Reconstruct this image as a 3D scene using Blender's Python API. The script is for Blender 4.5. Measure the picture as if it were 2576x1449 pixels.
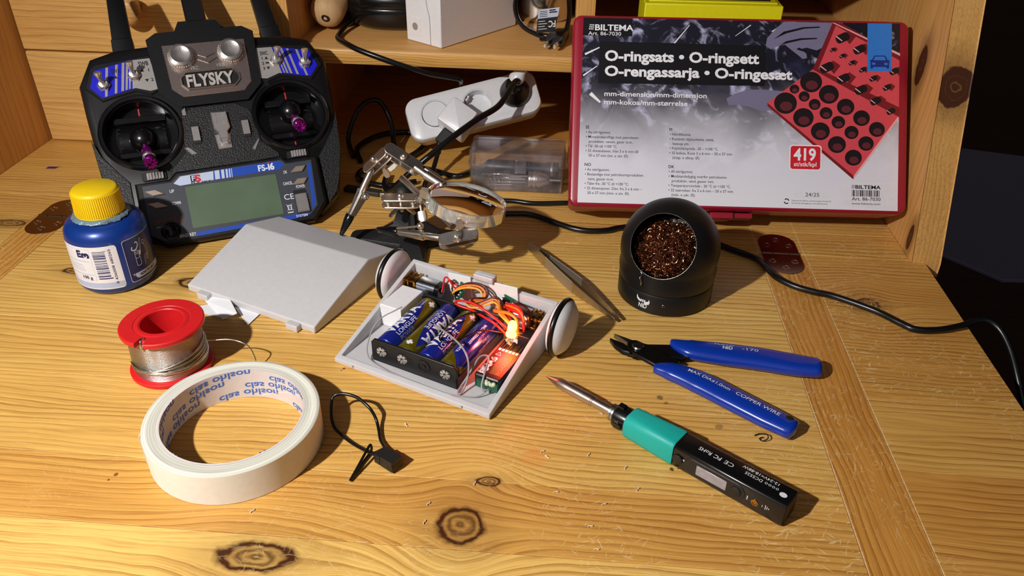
import bpy, bmesh, math, random
from mathutils import Vector, Matrix

# ---------------------------------------------------------------- scene, camera, light
for o in list(bpy.data.objects):
    bpy.data.objects.remove(o, do_unlink=True)
SC = bpy.context.scene
COL = SC.collection
U = 0.0009                      # one drawing unit in metres (shapes below are written in these units)
random.seed(7)
PI = math.pi

cam_d = bpy.data.cameras.new('camera')
cam = bpy.data.objects.new('camera', cam_d)
COL.objects.link(cam)
cam_d.sensor_width = 36.0
cam_d.lens = 36.0 * 2030.12 / 2576.0
cam_d.clip_start = 0.01
cam_d.clip_end = 20.0
_y, _p, _r = -0.07338638, 0.5770981, 0.01503935
_c, _s = math.cos, math.sin
_Ry = Matrix(((_c(_y), -_s(_y), 0), (_s(_y), _c(_y), 0), (0, 0, 1)))
_B = Matrix(((1, 0, 0), (0, 0, -1), (0, 1, 0)))
_Rx = Matrix(((1, 0, 0), (0, _c(_p), -_s(_p)), (0, _s(_p), _c(_p))))
_Rz = Matrix(((_c(_r), -_s(_r), 0), (_s(_r), _c(_r), 0), (0, 0, 1)))
_R = _Rz @ _Rx @ _B @ _Ry
_m = Matrix((_R[0], -_R[1], -_R[2])).transposed().to_4x4()
_m.translation = Vector((0, 0, 320 * U))
cam.matrix_world = _m
SC.camera = cam

world = bpy.data.worlds.new('room_fill_glow')
SC.world = world
world.use_nodes = True
_wn = world.node_tree.nodes; _wl = world.node_tree.links
_bg = _wn['Background']
_tc = _wn.new('ShaderNodeTexCoord')                       # glow added for the unseen room: bright behind the viewer, so chrome reflects
_dp = _wn.new('ShaderNodeVectorMath'); _dp.operation = 'DOT_PRODUCT'
_wl.new(_tc.outputs['Generated'], _dp.inputs[0]); _dp.inputs[1].default_value = (-0.15, -0.75, 0.64)
_nz = _wn.new('ShaderNodeTexNoise'); _nz.inputs['Scale'].default_value = 2.2; _nz.inputs['Detail'].default_value = 2.0
_wl.new(_tc.outputs['Generated'], _nz.inputs['Vector'])
_ad = _wn.new('ShaderNodeMath'); _ad.operation = 'MULTIPLY_ADD'
_wl.new(_nz.outputs[0], _ad.inputs[0]); _ad.inputs[1].default_value = 1.1; _wl.new(_dp.outputs['Value'], _ad.inputs[2])
_mr = _wn.new('ShaderNodeMapRange'); _mr.interpolation_type = 'SMOOTHSTEP'
_wl.new(_ad.outputs[0], _mr.inputs[0]); _mr.inputs[1].default_value = 1.10; _mr.inputs[2].default_value = 1.65
_mr.inputs[3].default_value = 0.010; _mr.inputs[4].default_value = 0.30
_wl.new(_mr.outputs[0], _bg.inputs[1])
_bg.inputs[0].default_value = (1.0, 0.89, 0.95, 1)

lamp_d = bpy.data.lights.new('desk_lamp_bulb', 'SPOT')
lamp_d.energy = 22.5
lamp_d.color = (1.0, 0.97, 0.92)
lamp_d.shadow_soft_size = 0.011
lamp_d.spot_size = math.radians(144)
lamp_d.spot_blend = 1.0
lamp = bpy.data.objects.new('desk_lamp_bulb', lamp_d)
COL.objects.link(lamp)
lamp.location = Vector((-423, -54, 518)) * U
lamp.rotation_euler = (Vector((47, 326, 0)) - Vector((-423, -54, 518))).to_track_quat('-Z', 'Y').to_euler()

SC.view_settings.view_transform = 'Standard'
SC.view_settings.look = 'None'
SC.view_settings.gamma = 1.0
SC.view_settings.exposure = 0.0
SC.view_settings.use_curve_mapping = False

# ---------------------------------------------------------------- mesh helpers
def V(*a): return Vector(a)

def spline(pts, n=6, closed=False):
    P = [Vector(p) for p in pts]
    out = []
    m = len(P)
    segs = m if closed else m - 1
    for i in range(segs):
        if closed:
            p0, p1, p2, p3 = P[(i-1) % m], P[i], P[(i+1) % m], P[(i+2) % m]
        else:
            p0, p1, p2, p3 = P[max(i-1, 0)], P[i], P[i+1], P[min(i+2, m-1)]
        for k in range(n):
            t = k / n
            out.append(0.5 * ((2*p1) + (p2-p0)*t + (2*p0-5*p1+4*p2-p3)*t*t + (3*p1-p0-3*p2+p3)*t**3))
    if not closed: out.append(P[-1].copy())
    return out

def inset(poly, d):
    n = len(poly); out = []
    for i in range(n):
        a, b, c_ = Vector(poly[i-1][:2]), Vector(poly[i][:2]), Vector(poly[(i+1) % n][:2])
        e1 = (b-a); e2 = (c_-b)
        if e1.length < 1e-9 or e2.length < 1e-9: out.append((b.x, b.y)); continue
        e1.normalize(); e2.normalize()
        n1, n2 = Vector((-e1.y, e1.x)), Vector((-e2.y, e2.x))
        k = 1 + n1.dot(n2)
        w = (n1+n2) / max(k, .35)
        out.append((b.x + w.x*d, b.y + w.y*d))
    return out

def rrect(x0, x1, y0, y1, r, n=5):
    out = []
    for cx, cy, a in ((x1-r, y0+r, -90), (x1-r, y1-r, 0), (x0+r, y1-r, 90), (x0+r, y0+r, 180)):
        for k in range(n+1):
            t = math.radians(a + 90*k/n)
            out.append((cx + r*math.cos(t), cy + r*math.sin(t)))
    return out

def circ(cx, cy, r, n=32, ry=None):
    return [(cx + r*math.cos(2*PI*k/n), cy + (ry or r)*math.sin(2*PI*k/n)) for k in range(n)]

def basis(z, xhint=(1, 0, 0)):
    z = Vector(z).normalized(); x = Vector(xhint)
    x = x - z*x.dot(z)
    if x.length < 1e-4:
        x = Vector((0, 1, 0)); x = x - z*x.dot(z)
    x.normalize(); y = z.cross(x)
    return Matrix((x, y, z)).transposed()

def frame(o, z, xhint=(1, 0, 0)):
    m = basis(z, xhint).to_4x4(); m.translation = Vector(o); return m

def frame3(o, x, y, z):
    m = Matrix((Vector(x), Vector(y), Vector(z))).transposed().to_4x4(); m.translation = Vector(o); return m

_txt = {}
def text_geo(s, bold=0.0, align='LEFT', shear=0.0):
    k = (s, bold, align, shear)
    if k not in _txt:
        cu = bpy.data.curves.new('t', 'FONT'); cu.body = s; cu.size = 1.0
        cu.align_x = align; cu.offset = bold; cu.resolution_u = 3; cu.shear = shear
        ob = bpy.data.objects.new('t', cu)
        me = ob.to_mesh()
        vs = [v.co.copy() for v in me.vertices]; fs = [list(p.vertices) for p in me.polygons]
        ob.to_mesh_clear(); bpy.data.objects.remove(ob); bpy.data.curves.remove(cu)
        _txt[k] = (vs, fs)
    return _txt[k]

class MB:
    """collects faces; build() links them as ONE mesh object"""
    def __init__(s): s.v = []; s.f = []; s.m = []; s.T = Matrix()
    def add(s, vs, fs, mi=0):
        b = len(s.v)
        s.v += [s.T @ Vector(v) for v in vs]
        s.f += [[b+i for i in f] for f in fs]
        s.m += [mi]*len(fs)
        return s
    def at(s, T): s.T = T; return s
    def box(s, x0, x1, y0, y1, z0, z1, mi=0):
        vs = [(x, y, z) for z in (z0, z1) for y in (y0, y1) for x in (x0, x1)]
        return s.add(vs, [(0,2,3,1), (4,5,7,6), (0,1,5,4), (2,6,7,3), (0,4,6,2), (1,3,7,5)], mi)
    def loft(s, rings, mi=0, cap0=True, cap1=True, closed=True):
        n = len(rings[0]); vs = [p for r in rings for p in r]; fs = []
        for i in range(len(rings)-1):
            for j in range(n if closed else n-1):
                k = (j+1) % n
                fs.append((i*n+j, i*n+k, (i+1)*n+k, (i+1)*n+j))
        if cap0: fs.append(tuple(range(n-1, -1, -1)))
        if cap1: fs.append(tuple((len(rings)-1)*n + j for j in range(n)))
        return s.add(vs, fs, mi)
    def prism(s, poly, z0, z1, mi=0, ch=0.0, ch0=None):
        ch0 = ch if ch0 is None else ch0
        R = []
        if ch0: R.append([(x, y, z0) for x, y in inset(poly, ch0)])
        R.append([(x, y, z0 + ch0) for x, y in poly])
        R.append([(x, y, z1 - ch) for x, y in poly])
        if ch: R.append([(x, y, z1) for x, y in inset(poly, ch)])
        return s.loft(R, mi)
    def poly(s, pts, z, mi=0): return s.add([(p[0], p[1], z) for p in pts], [tuple(range(len(pts)))], mi)
    def rect(s, x0, x1, y0, y1, z, mi=0): return s.poly([(x0, y0), (x1, y0), (x1, y1), (x0, y1)], z, mi)
    def lathe(s, prof, n=48, mi=0):
        vs = []; fs = []; idx = []
        for r, z in prof:
            if abs(r) < 1e-6: idx.append([len(vs)]); vs.append((0, 0, z))
            else:
                idx.append(list(range(len(vs), len(vs)+n)))
                vs += [(r*math.cos(2*PI*k/n), r*math.sin(2*PI*k/n), z) for k in range(n)]
        for a, b in zip(idx[:-1], idx[1:]):
            for k in range(n):
                l = (k+1) % n
                if len(a) == 1 and len(b) == 1: continue
                if len(a) == 1: fs.append((a[0], b[l], b[k]))
                elif len(b) == 1: fs.append((a[k], a[l], b[0]))
                else: fs.append((a[k], a[l], b[l], b[k]))
        return s.add(vs, fs, mi)
    def tube(s, pts, r, n=8, mi=0, closed=False, radii=None):
        P = [Vector(p) for p in pts]; m = len(P); rings = []; up = None
        for i in range(m):
            if closed: t = P[(i+1) % m] - P[i-1]
            else: t = P[min(i+1, m-1)] - P[max(i-1, 0)]
            if t.length < 1e-9: t = Vector((0, 0, 1))
            t.normalize()
            if up is None:
                up = Vector((0, 0, 1)) if abs(t.z) < .9 else Vector((1, 0, 0))
            up = (up - t*up.dot(t))
            if up.length < 1e-6: up = t.orthogonal()
            up.normalize(); b = t.cross(up)
            rr = radii[i] if radii else r
            rings.append([P[i] + (up*math.cos(2*PI*k/n) + b*math.sin(2*PI*k/n))*rr for k in range(n)])
        if closed:
            rings.append(rings[0]); return s.loft(rings, mi, False, False)
        return s.loft(rings, mi)
    def rod(s, a, b, r, n=16, mi=0, r2=None): return s.tube([a, b], r, n, mi, radii=[r, r if r2 is None else r2])
    def sphere(s, c_, r, n=20, m=12, mi=0, sz=1.0):
        T = s.T; s.T = T @ Matrix.Translation(Vector(c_))
        s.lathe([(r*math.sin(PI*k/m), -r*sz*math.cos(PI*k/m)) for k in range(m+1)], n, mi); s.T = T; return s
    def torus(s, R, r, n=48, m=12, mi=0, sz=1.0):
        vs = []; fs = []
        for i in range(n):
            a = 2*PI*i/n
            for j in range(m):
                b = 2*PI*j/m
                vs.append(((R+r*math.cos(b))*math.cos(a), (R+r*math.cos(b))*math.sin(a), r*sz*math.sin(b)))
        for i in range(n):
            for j in range(m):
                fs.append((i*m+j, ((i+1) % n)*m+j, ((i+1) % n)*m+(j+1) % m, i*m+(j+1) % m))
        return s.add(vs, fs, mi)
    def text(s, t, x, y, z, h, mi=0, bold=0.0, align='LEFT', sx=1.0, rot=0.0, warp=None, width=None, shear=0.0, cut=None):
        """h = cap height; width = total width to fit"""
        vs, fs = text_geo(t, bold, align, shear)
        if not vs: return s
        k = h/0.70
        if width:
            w = max(v.x for v in vs) - min(v.x for v in vs)
            sx = width/(w*k)
        ca, sa = math.cos(rot), math.sin(rot)
        out = []
        for v in vs:
            a, b = v.x*k*sx, v.y*k
            out.append(Vector((x + a*ca - b*sa, y + a*sa + b*ca, z)))
        if warp:
            if cut:
                bm = bmesh.new()
                bv = [bm.verts.new(v) for v in out]
                for f in fs:
                    try: bm.faces.new([bv[i] for i in f])
                    except ValueError: pass
                ax, step = cut
                lo, hi = min(v[ax] for v in out), max(v[ax] for v in out)
                q = lo + step
                no = [0, 0, 0]; no[ax] = 1
                while q < hi:
                    co = [0, 0, 0]; co[ax] = q
                    bmesh.ops.bisect_plane(bm, geom=bm.verts[:]+bm.edges[:]+bm.faces[:], plane_co=co, plane_no=no)
                    q += step
                bm.verts.index_update()
                out = [v.co.copy() for v in bm.verts]; fs = [[v.index for v in f.verts] for f in bm.faces]
                bm.free()
            out = [warp(v) for v in out]
        return s.add(out, fs, mi)
    def mesh(s, name, mats, smooth=35.0):
        me = bpy.data.meshes.new(name)
        me.from_pydata([v*U for v in s.v], [], s.f)
        for m in mats: me.materials.append(m)
        me.polygons.foreach_set('material_index', s.m)
        me.update()
        bm = bmesh.new(); bm.from_mesh(me)
        if smooth:
            lim = math.radians(smooth)
            for f in bm.faces: f.smooth = True
            for e in bm.edges:
                if len(e.link_faces) == 2:
                    if e.link_faces[0].material_index != e.link_faces[1].material_index and False: e.smooth = False
                    elif e.calc_face_angle(0) > lim: e.smooth = False
        bm.to_mesh(me); bm.free()
        return me
    def build(s, name, mats, parent=None, bevel=0, seg=2, smooth=35.0, label=None, fixn=False):
        if not isinstance(mats, (list, tuple)): mats = [mats]
        me = s.mesh(name, mats, smooth)
        if fixn:
            bm = bmesh.new(); bm.from_mesh(me); bmesh.ops.recalc_face_normals(bm, faces=bm.faces[:]); bm.to_mesh(me); bm.free()
        o = bpy.data.objects.new(name, me); COL.objects.link(o)
        if parent: o.parent = parent
        if bevel:
            b = o.modifiers.new('bevel', 'BEVEL'); b.width = bevel*U; b.segments = seg; b.limit_method = 'ANGLE'
            b.angle_limit = math.radians(40); b.harden_normals = False
        if label: o['label'] = label
        return o

def carve(o, cutter):
    """cuts recesses into o's mesh"""
    me2 = cutter.mesh('cut', [], None)
    bm = bmesh.new(); bm.from_mesh(me2); bmesh.ops.recalc_face_normals(bm, faces=bm.faces[:]); bm.to_mesh(me2); bm.free()
    bm = bmesh.new(); bm.from_mesh(o.data); bmesh.ops.remove_doubles(bm, verts=bm.verts[:], dist=1e-6); bmesh.ops.recalc_face_normals(bm, faces=bm.faces[:]); bm.to_mesh(o.data); bm.free()
    c_ = bpy.data.objects.new('cut', me2); COL.objects.link(c_)
    c_.matrix_world = o.matrix_world if not o.parent else o.parent.matrix_world @ o.matrix_basis
    c_.matrix_world = Matrix(c_.matrix_world)
    par = o.parent
    m0 = o.matrix_basis.copy()
    t = bpy.data.objects.new('tmp', o.data); COL.objects.link(t); c_.matrix_world = Matrix()
    md = t.modifiers.new('b', 'BOOLEAN'); md.object = c_; md.operation = 'DIFFERENCE'; md.solver = 'EXACT'
    bpy.context.view_layer.update()
    dg = bpy.context.evaluated_depsgraph_get()
    nm = bpy.data.meshes.new_from_object(t.evaluated_get(dg))
    bpy.data.objects.remove(t); bpy.data.objects.remove(c_); bpy.data.meshes.remove(me2)
    old = o.data; nm.name = old.name
    o.data = nm
    bm = bmesh.new(); bm.from_mesh(nm)
    for f in bm.faces: f.smooth = True
    for e in bm.edges:
        if len(e.link_faces) == 2: e.smooth = e.calc_face_angle(0) < math.radians(35)
    bm.to_mesh(nm); bm.free()

def tag(o, label, cat, group=None, kind=None):
    o['label'] = label; o['category'] = cat
    if group: o['group'] = group
    if kind: o['kind'] = kind
    return o

def thing(name, label, cat, M=None, group=None):
    o = bpy.data.objects.new(name, None); COL.objects.link(o)
    o.empty_display_size = 0.01
    if M is not None:
        M = Matrix(M); M.translation = M.translation*U
        o.matrix_world = M
    return tag(o, label, cat, group)

def struct(o):
    o['kind'] = 'structure'; return o

def rotz(x, y, z, a):
    m = Matrix.Rotation(a, 4, 'Z'); m.translation = Vector((x, y, z)); return m

# ---------------------------------------------------------------- material helpers
def lin(c_):
    out = []
    for x in c_:
        x = x/255.0
        out.append(x/12.92 if x <= .04045 else ((x+.055)/1.055)**2.4)
    return (*out, 1.0)

class NG:
    def __init__(s, name):
        s.mat = bpy.data.materials.new(name); s.mat.use_nodes = True
        s.nt = s.mat.node_tree; s.n = s.nt.nodes; s.l = s.nt.links
        s.b = s.n['Principled BSDF']; s.out = s.n['Material Output']
    def new(s, t, **kw):
        nd = s.n.new(t)
        for k, v in kw.items(): setattr(nd, k, v)
        return nd
    def _set(s, sock, v):
        if isinstance(v, bpy.types.NodeSocket): s.l.new(v, sock)
        elif v is not None: sock.default_value = v
    def math(s, op, a, b=None, c_=None, clamp=False):
        nd = s.new('ShaderNodeMath', operation=op); nd.use_clamp = clamp
        for i, v in enumerate((a, b, c_)):
            if v is not None: s._set(nd.inputs[i], v)
        return nd.outputs[0]
    def vec(s, x, y, z):
        nd = s.new('ShaderNodeCombineXYZ')
        for i, v in enumerate((x, y, z)): s._set(nd.inputs[i], v)
        return nd.outputs[0]
    def sep(s, v):
        nd = s.new('ShaderNodeSeparateXYZ'); s.l.new(v, nd.inputs[0]); return nd.outputs
    def obj(s):
        tc = s.new('ShaderNodeTexCoord'); mp = s.new('ShaderNodeVectorMath', operation='SCALE')
        s.l.new(tc.outputs['Object'], mp.inputs[0]); mp.inputs['Scale'].default_value = 1.0/U
        return mp.outputs[0]
    def noise(s, v, scale, detail=3.0, rough=.55, dist=0.0):
        nd = s.new('ShaderNodeTexNoise'); s.l.new(v, nd.inputs['Vector'])
        nd.inputs['Scale'].default_value = scale; nd.inputs['Detail'].default_value = detail
        nd.inputs['Roughness'].default_value = rough; nd.inputs['Distortion'].default_value = dist
        return nd.outputs[0]
    def mix(s, f, a, b, mode='MIX'):
        nd = s.new('ShaderNodeMix', data_type='RGBA', blend_type=mode)
        s._set(nd.inputs[0], f); s._set(nd.inputs[6], a); s._set(nd.inputs[7], b)
        return nd.outputs[2]
    def smooth(s, v, a, b, lo=0.0, hi=1.0):
        nd = s.new('ShaderNodeMapRange', interpolation_type='SMOOTHSTEP')
        s._set(nd.inputs[0], v)
        nd.inputs[1].default_value = a; nd.inputs[2].default_value = b
        nd.inputs[3].default_value = lo; nd.inputs[4].default_value = hi
        return nd.outputs[0]
    def bump(s, h, strength, dist):
        nd = s.new('ShaderNodeBump'); s.l.new(h, nd.inputs['Height'])
        nd.inputs['Strength'].default_value = strength; nd.inputs['Distance'].default_value = dist*U
        s.l.new(nd.outputs[0], s.b.inputs['Normal'])
    def set(s, **kw):
        for k, v in kw.items():
            s._set(s.b.inputs[k.replace('_', ' ')], v)

_pm = {}
def pm(name, rgb, rough=.45, metal=0.0, var=.06, scale=.3, bump=0.0, bscale=2.0, spec=None, sss=0.0, sssr=3.0, coat=0.0, trans=0.0, alpha=None, ior=None, emit=None, estr=0.0, aniso=0.0):
    """principled material with a little procedural mottling"""
    if name in _pm: return _pm[name]
    g = NG(name); c_ = lin(rgb); v = g.obj()
    nz = g.noise(v, scale, 4.0)
    dark = tuple(x*(1-var*1.6) for x in c_[:3]) + (1,)
    lite = tuple(min(1, x*(1+var)) for x in c_[:3]) + (1,)
    g.set(Base_Color=g.mix(nz, dark, lite), Metallic=metal)
    n2 = g.noise(v, scale*2.3, 3.0)
    g.set(Roughness=g.math('ADD', g.math('MULTIPLY', n2, rough*.3), rough*.85))
    if spec is not None: g.set(Specular_IOR_Level=spec)
    if sss:
        g.set(Subsurface_Weight=sss, Subsurface_Radius=(1, .9, .85), Subsurface_Scale=sssr*U)
    if coat: g.set(Coat_Weight=coat, Coat_Roughness=.08)
    if trans: g.set(Transmission_Weight=trans)
    if ior: g.set(IOR=ior)
    if alpha is not None: g.set(Alpha=alpha)
    if emit: g.set(Emission_Color=lin(emit), Emission_Strength=estr)
    if bump: g.bump(g.noise(v, bscale, 3.0), bump, .5)
    _pm[name] = g.mat
    return g.mat

def wood(name, axis=0, light=(221, 168, 86), dark=(146, 88, 28), knots=(), spots=(), ring=4.6, scratch=0.0, wear=(), kdark=1.1, across=1, rough=.36, strength=1.0):
    """pine: grain runs along `axis`, rings counted along `across`; each board shifts by its 'board' attribute"""
    g = NG(name); P = g.sep(g.obj()); a = P[axis]; b = P[across]; c_ = P[3-axis-across]
    at = g.new('ShaderNodeAttribute'); at.attribute_name = 'board'; bid = at.outputs['Fac']
    M = lambda x, y: g.math('MULTIPLY', x, y)
    A = lambda x, y: g.math('ADD', x, y)
    kmask = None; kring = None; bb = b
    for (ka, kb, ra, rb) in knots:
        da = g.math('DIVIDE', g.math('SUBTRACT', a, ka), ra); db = g.math('DIVIDE', g.math('SUBTRACT', b, kb), rb)
        da2 = M(da, da); db2 = M(db, db); d = g.math('SQRT', A(da2, db2))
        fall = M(g.math('EXPONENT', M(da2, -.22)), g.math('EXPONENT', M(db2, -.10)))
        bb = g.math('SUBTRACT', bb, M(M(g.math('SUBTRACT', b, kb), fall), .80))
        nz = g.noise(g.vec(a, b, c_), .10, 2.0)
        dn = A(d, M(g.math('SUBTRACT', nz, .5), .55))
        m = g.smooth(dn, .78, 1.12, 1.0, 0.0)
        r = M(m, A(A(.56, M(g.math('SINE', M(dn, 19.0)), .20)), M(g.smooth(dn, .45, 1.0), .38)))
        halo = M(g.smooth(dn, .9, 2.6, 1.0, 0.0), .22)
        r = g.math('MAXIMUM', r, halo)
        kring = r if kring is None else g.math('MAXIMUM', kring, r)
    seed = M(bid, 731.0)
    warp = g.noise(g.vec(M(a, .0045), M(bb, .016), A(M(c_, .016), seed)), 1.0, 2.0)
    b2 = A(bb, M(g.math('SUBTRACT', warp, .5), 22.0))
    warp2 = g.noise(g.vec(M(a, .025), M(bb, .06), A(M(c_, .06), seed)), 1.0, 2.0)
    b2 = A(b2, M(g.math('SUBTRACT', warp2, .5), 4.0))
    fr = g.noise(g.vec(A(M(b2, .011), seed), seed, 0.0), 1.0, 2.0)
    ph = A(g.math('DIVIDE', b2, ring), M(fr, 7.0))
    saw = g.math('FRACT', A(ph, seed))
    late = g.math('POWER', saw, 3.2)
    late = M(late, g.smooth(saw, .93, 1.0, 1.0, 0.0))
    vis = g.noise(g.vec(M(a, .006), M(b2, .05), seed), 1.0, 3.0)
    late = M(late, g.smooth(vis, .30, .62, .18, 1.0))
    fib = g.noise(g.vec(M(a, .022), M(b2, 1.3), M(c_, 1.3)), 1.0, 4.0, .7)
    blot = g.noise(g.vec(M(a, .006), M(b, .03), A(M(c_, .03), seed)), 1.0, 2.0)
    L, D = lin(light), lin(dark)
    col = g.mix(M(late, strength), L, D)
    col = g.mix(M(g.smooth(fib, .42, .70), .48), col, D)
    tone = A(A(.80, M(g.math('FRACT', M(bid, 17.31)), .24)), M(blot, .22))
    col = g.mix(1.0, col, g.vec(tone, M(tone, tone), M(M(tone, tone), tone)), 'MULTIPLY')
    if kring is not None:
        col = g.mix(g.math('MULTIPLY', kring, kdark, clamp=True), col, lin((70, 34, 12)))
    for (sa, sb, sr, sc, amt) in spots:
        d = g.math('SQRT', A(g.math('POWER', g.math('SUBTRACT', a, sa), 2.0), g.math('POWER', g.math('SUBTRACT', b, sb), 2.0)))
        d = A(d, M(g.math('SUBTRACT', g.noise(g.vec(a, b, c_), .5, 3.0), .5), sr*1.2))
        col = g.mix(M(g.smooth(d, sr*.5, sr, 1.0, 0.0), amt), col, lin(sc))
    rsock = A(rough, M(fib, .18))
    h = A(M(late, -.7), M(fib, -.35))
    if scratch:
        tot = None
        for k, (ang, sc_, th) in enumerate(((.35, .10, .665), (-.7, .13, .675), (1.2, .11, .68), (2.3, .14, .68), (.05, .07, .66))):
            ca, sa = math.cos(ang), math.sin(ang)
            wob = M(g.math('SUBTRACT', g.noise(g.vec(a, b, float(k*9)), .05, 2.0), .5), 40.0)
            u = A(A(M(a, ca), M(b, sa)), 0.0); v = A(g.math('SUBTRACT', M(b, ca), M(a, sa)), M(wob, .25))
            nz = g.noise(g.vec(M(u, sc_), M(v, .75), float(k*5+2)), 1.0, 1.0, .4)
            m = g.smooth(nz, th, th+.05)
            tot = m if tot is None else g.math('MAXIMUM', tot, m)
        patch = g.noise(g.vec(a, b, 3.0), .011, 2.0)
        edge = g.smooth(a, -200.0, 160.0, .30, 1.0)
        tot = M(M(tot, g.smooth(patch, .38, .62)), M(edge, scratch))
        col = g.mix(tot, col, lin((240, 212, 160)))
        for wpos, wax in wear:
            co = a if wax == axis else b
            dd = g.math('ABSOLUTE', g.math('SUBTRACT', co, wpos))
            wn = g.noise(g.vec(M(a, .35), M(b, .35), 7.0), 1.0, 4.0, .7)
            wm = M(g.smooth(g.math('ADD', dd, M(wn, 2.4)), .9, 2.3, 1.0, 0.0), .75)
            col = g.mix(wm, col, lin((236, 204, 150)))
        rsock = A(rsock, M(tot, .25))
        h = A(h, M(tot, .3))
    g.set(Base_Color=col, Roughness=rsock, Specular_IOR_Level=.42)
    g.bump(h, .28, .35)
    return g.mat

def boards(mb_obj, ids):
    """stores one random number per board on the mesh"""
    at = mb_obj.data.attributes.new('board', 'FLOAT', 'FACE')
    at.data.foreach_set('value', ids)
# ---------------------------------------------------------------- the pine writing desk
DARK_KNOT = (70, 36, 14)
m_top = wood('pine_desk_top', 0, knots=((-44, 271, 14, 14), (-139, 243, 22, 10), (-357, 481, 15, 5), (-33, 301.5, 8, 4), (218, 495, 9, 9), (-262, 474, 20, 9), (-452, 546, 15, 6), (120, 690, 9, 6)),
             spots=((62.7, 378.5, 2.6, (96, 74, 50), .8), (66, 374, 1.8, (110, 84, 54), .7), (64.9, 319.6, 1.6, (52, 44, 40), .9), (68.5, 320.5, .9, (52, 44, 40), .9), (-133.5, 387.3, 1.3, (84, 40, 18), .9), (-134.6, 385.6, .7, (84, 40, 18), .9),
                    (-231, 288, 1.5, (120, 62, 30), .9), (-233, 284, .9, (120, 62, 30), .9), (84, 333, 6, (150, 132, 60), .35), (-10, 322, 9, (226, 140, 70), .35), (95, 356, 3.0, (120, 92, 50), .6)),
             scratch=.55, wear=((152.6, 0), (188, 0)))
m_stripw = wood('pine_batten', 1, across=0, ring=4.2, scratch=.55, light=(214, 154, 72), dark=(146, 86, 28), wear=((152.6, 0), (188, 0)))
m_side = wood('pine_side_panel', 2, across=1, light=(214, 160, 92), dark=(164, 104, 44), kdark=2.3, knots=((262, 690, 22, 8), (127, 642, 15, 8), (14, 572, 11, 4)), ring=9, strength=.6, rough=.42)
m_edge = wood('pine_end_edge', 2, across=0, light=(216, 164, 92), dark=(150, 94, 40), kdark=2.3, knots=((125, 279, 14, 13),), ring=3.2, strength=.7)
m_draw = wood('pine_drawer', 0, across=2, light=(216, 162, 90), dark=(158, 100, 42), knots=((-462, 50, 3.2, 4), (-461, 40, 2, 1.6)), ring=5.0, strength=.7, rough=.4)
m_shelf = wood('pine_shelf', 0, light=(208, 156, 90), dark=(164, 108, 52), ring=8, strength=.4, rough=.34)
m_front = wood('pine_shelf_front', 0, across=2, light=(220, 166, 88), dark=(150, 94, 34), ring=2.6, strength=1.0, rough=.36)
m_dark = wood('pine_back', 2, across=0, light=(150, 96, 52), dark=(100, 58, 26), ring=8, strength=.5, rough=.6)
m_knob = wood('pine_knob', 0, across=2, light=(206, 150, 84), dark=(120, 66, 26), ring=3, strength=.9, rough=.3)
m_nickel = pm('hinge_nickel', (150, 132, 112), .22, 1.0, bump=.04)
m_screw = pm('screw_metal', (190, 180, 165), .25, 1.0)
m_black_gap = pm('gap_shadow_black', (14, 10, 8), .8)

desk = thing('writing_desk', 'golden pine writing desk with scratched fold-down top, drawers and a shelf', 'desk', Matrix())

def plank_mesh(name, rects, z0, z1, mat, ax=0):
    mb = MB(); ids = []
    for (x0, x1, y0, y1) in rects:
        g_ = .16
        mb.prism([(x0+g_, y0+g_), (x1-g_, y0+g_), (x1-g_, y1-g_), (x0+g_, y1-g_)], z0, z1, 0, ch=.22)
        ids += [random.random()]*14
    o = mb.build(name, mat, desk, smooth=20)
    n = len(o.data.polygons); per = n//len(rects)
    boards(o, [ids[i*14] for i in range(len(rects)) for _ in range(per)])
    return o

random.seed(21)
seams = [60, 130, 211, 256.0, 301.0, 366, 422, 478, 560.3]
R_ = [(-408, 152.4, a, b) for a, b in zip(seams, seams[1:])]
s2 = [60, 150, 236, 330, 392, 470, 560.3]
R_ += [(188, 279, a, b) for a, b in zip(s2, s2[1:])]
R_ += [(-526, -438.5, a, b) for a, b in zip(s2, s2[1:])]
leaf = plank_mesh('drop_leaf', R_, -20, -.15, m_top)
b1 = plank_mesh('batten', [(152.4, 188, 60, 560.3)], -20, -.15, m_stripw)
b2 = plank_mesh('batten', [(-438.5, -408, 60, 560.3)], -20, -.15, m_stripw)
s3 = [561.0, 597, 668, 760, 850, 952]
top = plank_mesh('desk_top', [(-515, 268, a, b) for a, b in zip(s3, s3[1:])], -20, -.15, m_top)

def panel(name, x0, x1, outline, mats):
    """upright board: outline in (y, z), thickness x0..x1; end edges get the second material"""
    mb = MB(); n = len(outline); ch = .8
    ins = inset(outline, ch)
    rings = [[(x0, y, z) for y, z in ins], [(x0+ch, y, z) for y, z in outline], [(x1-ch, y, z) for y, z in outline], [(x1, y, z) for y, z in ins]]
    mb.loft(rings, 1)
    mb.m[-1] = 0; mb.m[-2] = 0
    o = mb.build(name, mats, desk, smooth=20, fixn=True); boards(o, [.37]*len(o.data.polygons)); return o
slant = [(561, -20), (561, -2), (557.5, .4), (700, 412), (952, 412), (952, -20)]
panel('side_panel', 268.2, 290, [(557, -11), (557.2, 0), (620, 182), (700, 413), (952, 413), (952, -11)], [m_side, m_edge])
panel('side_panel', -537, -515.2, [(557, -11), (557.2, 0), (620, 182), (700, 413), (952, 413), (952, -11)], [m_side, m_edge])
panel('partition', -272, -254.5, [(712, .3), (712, 178.8), (951, 178.8), (951, .3)], [m_side, m_edge])
panel('partition', -1.5, 15.5, [(714, .3), (714, 178.8), (951, 178.8), (951, .3)], [m_side, m_edge])

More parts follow.
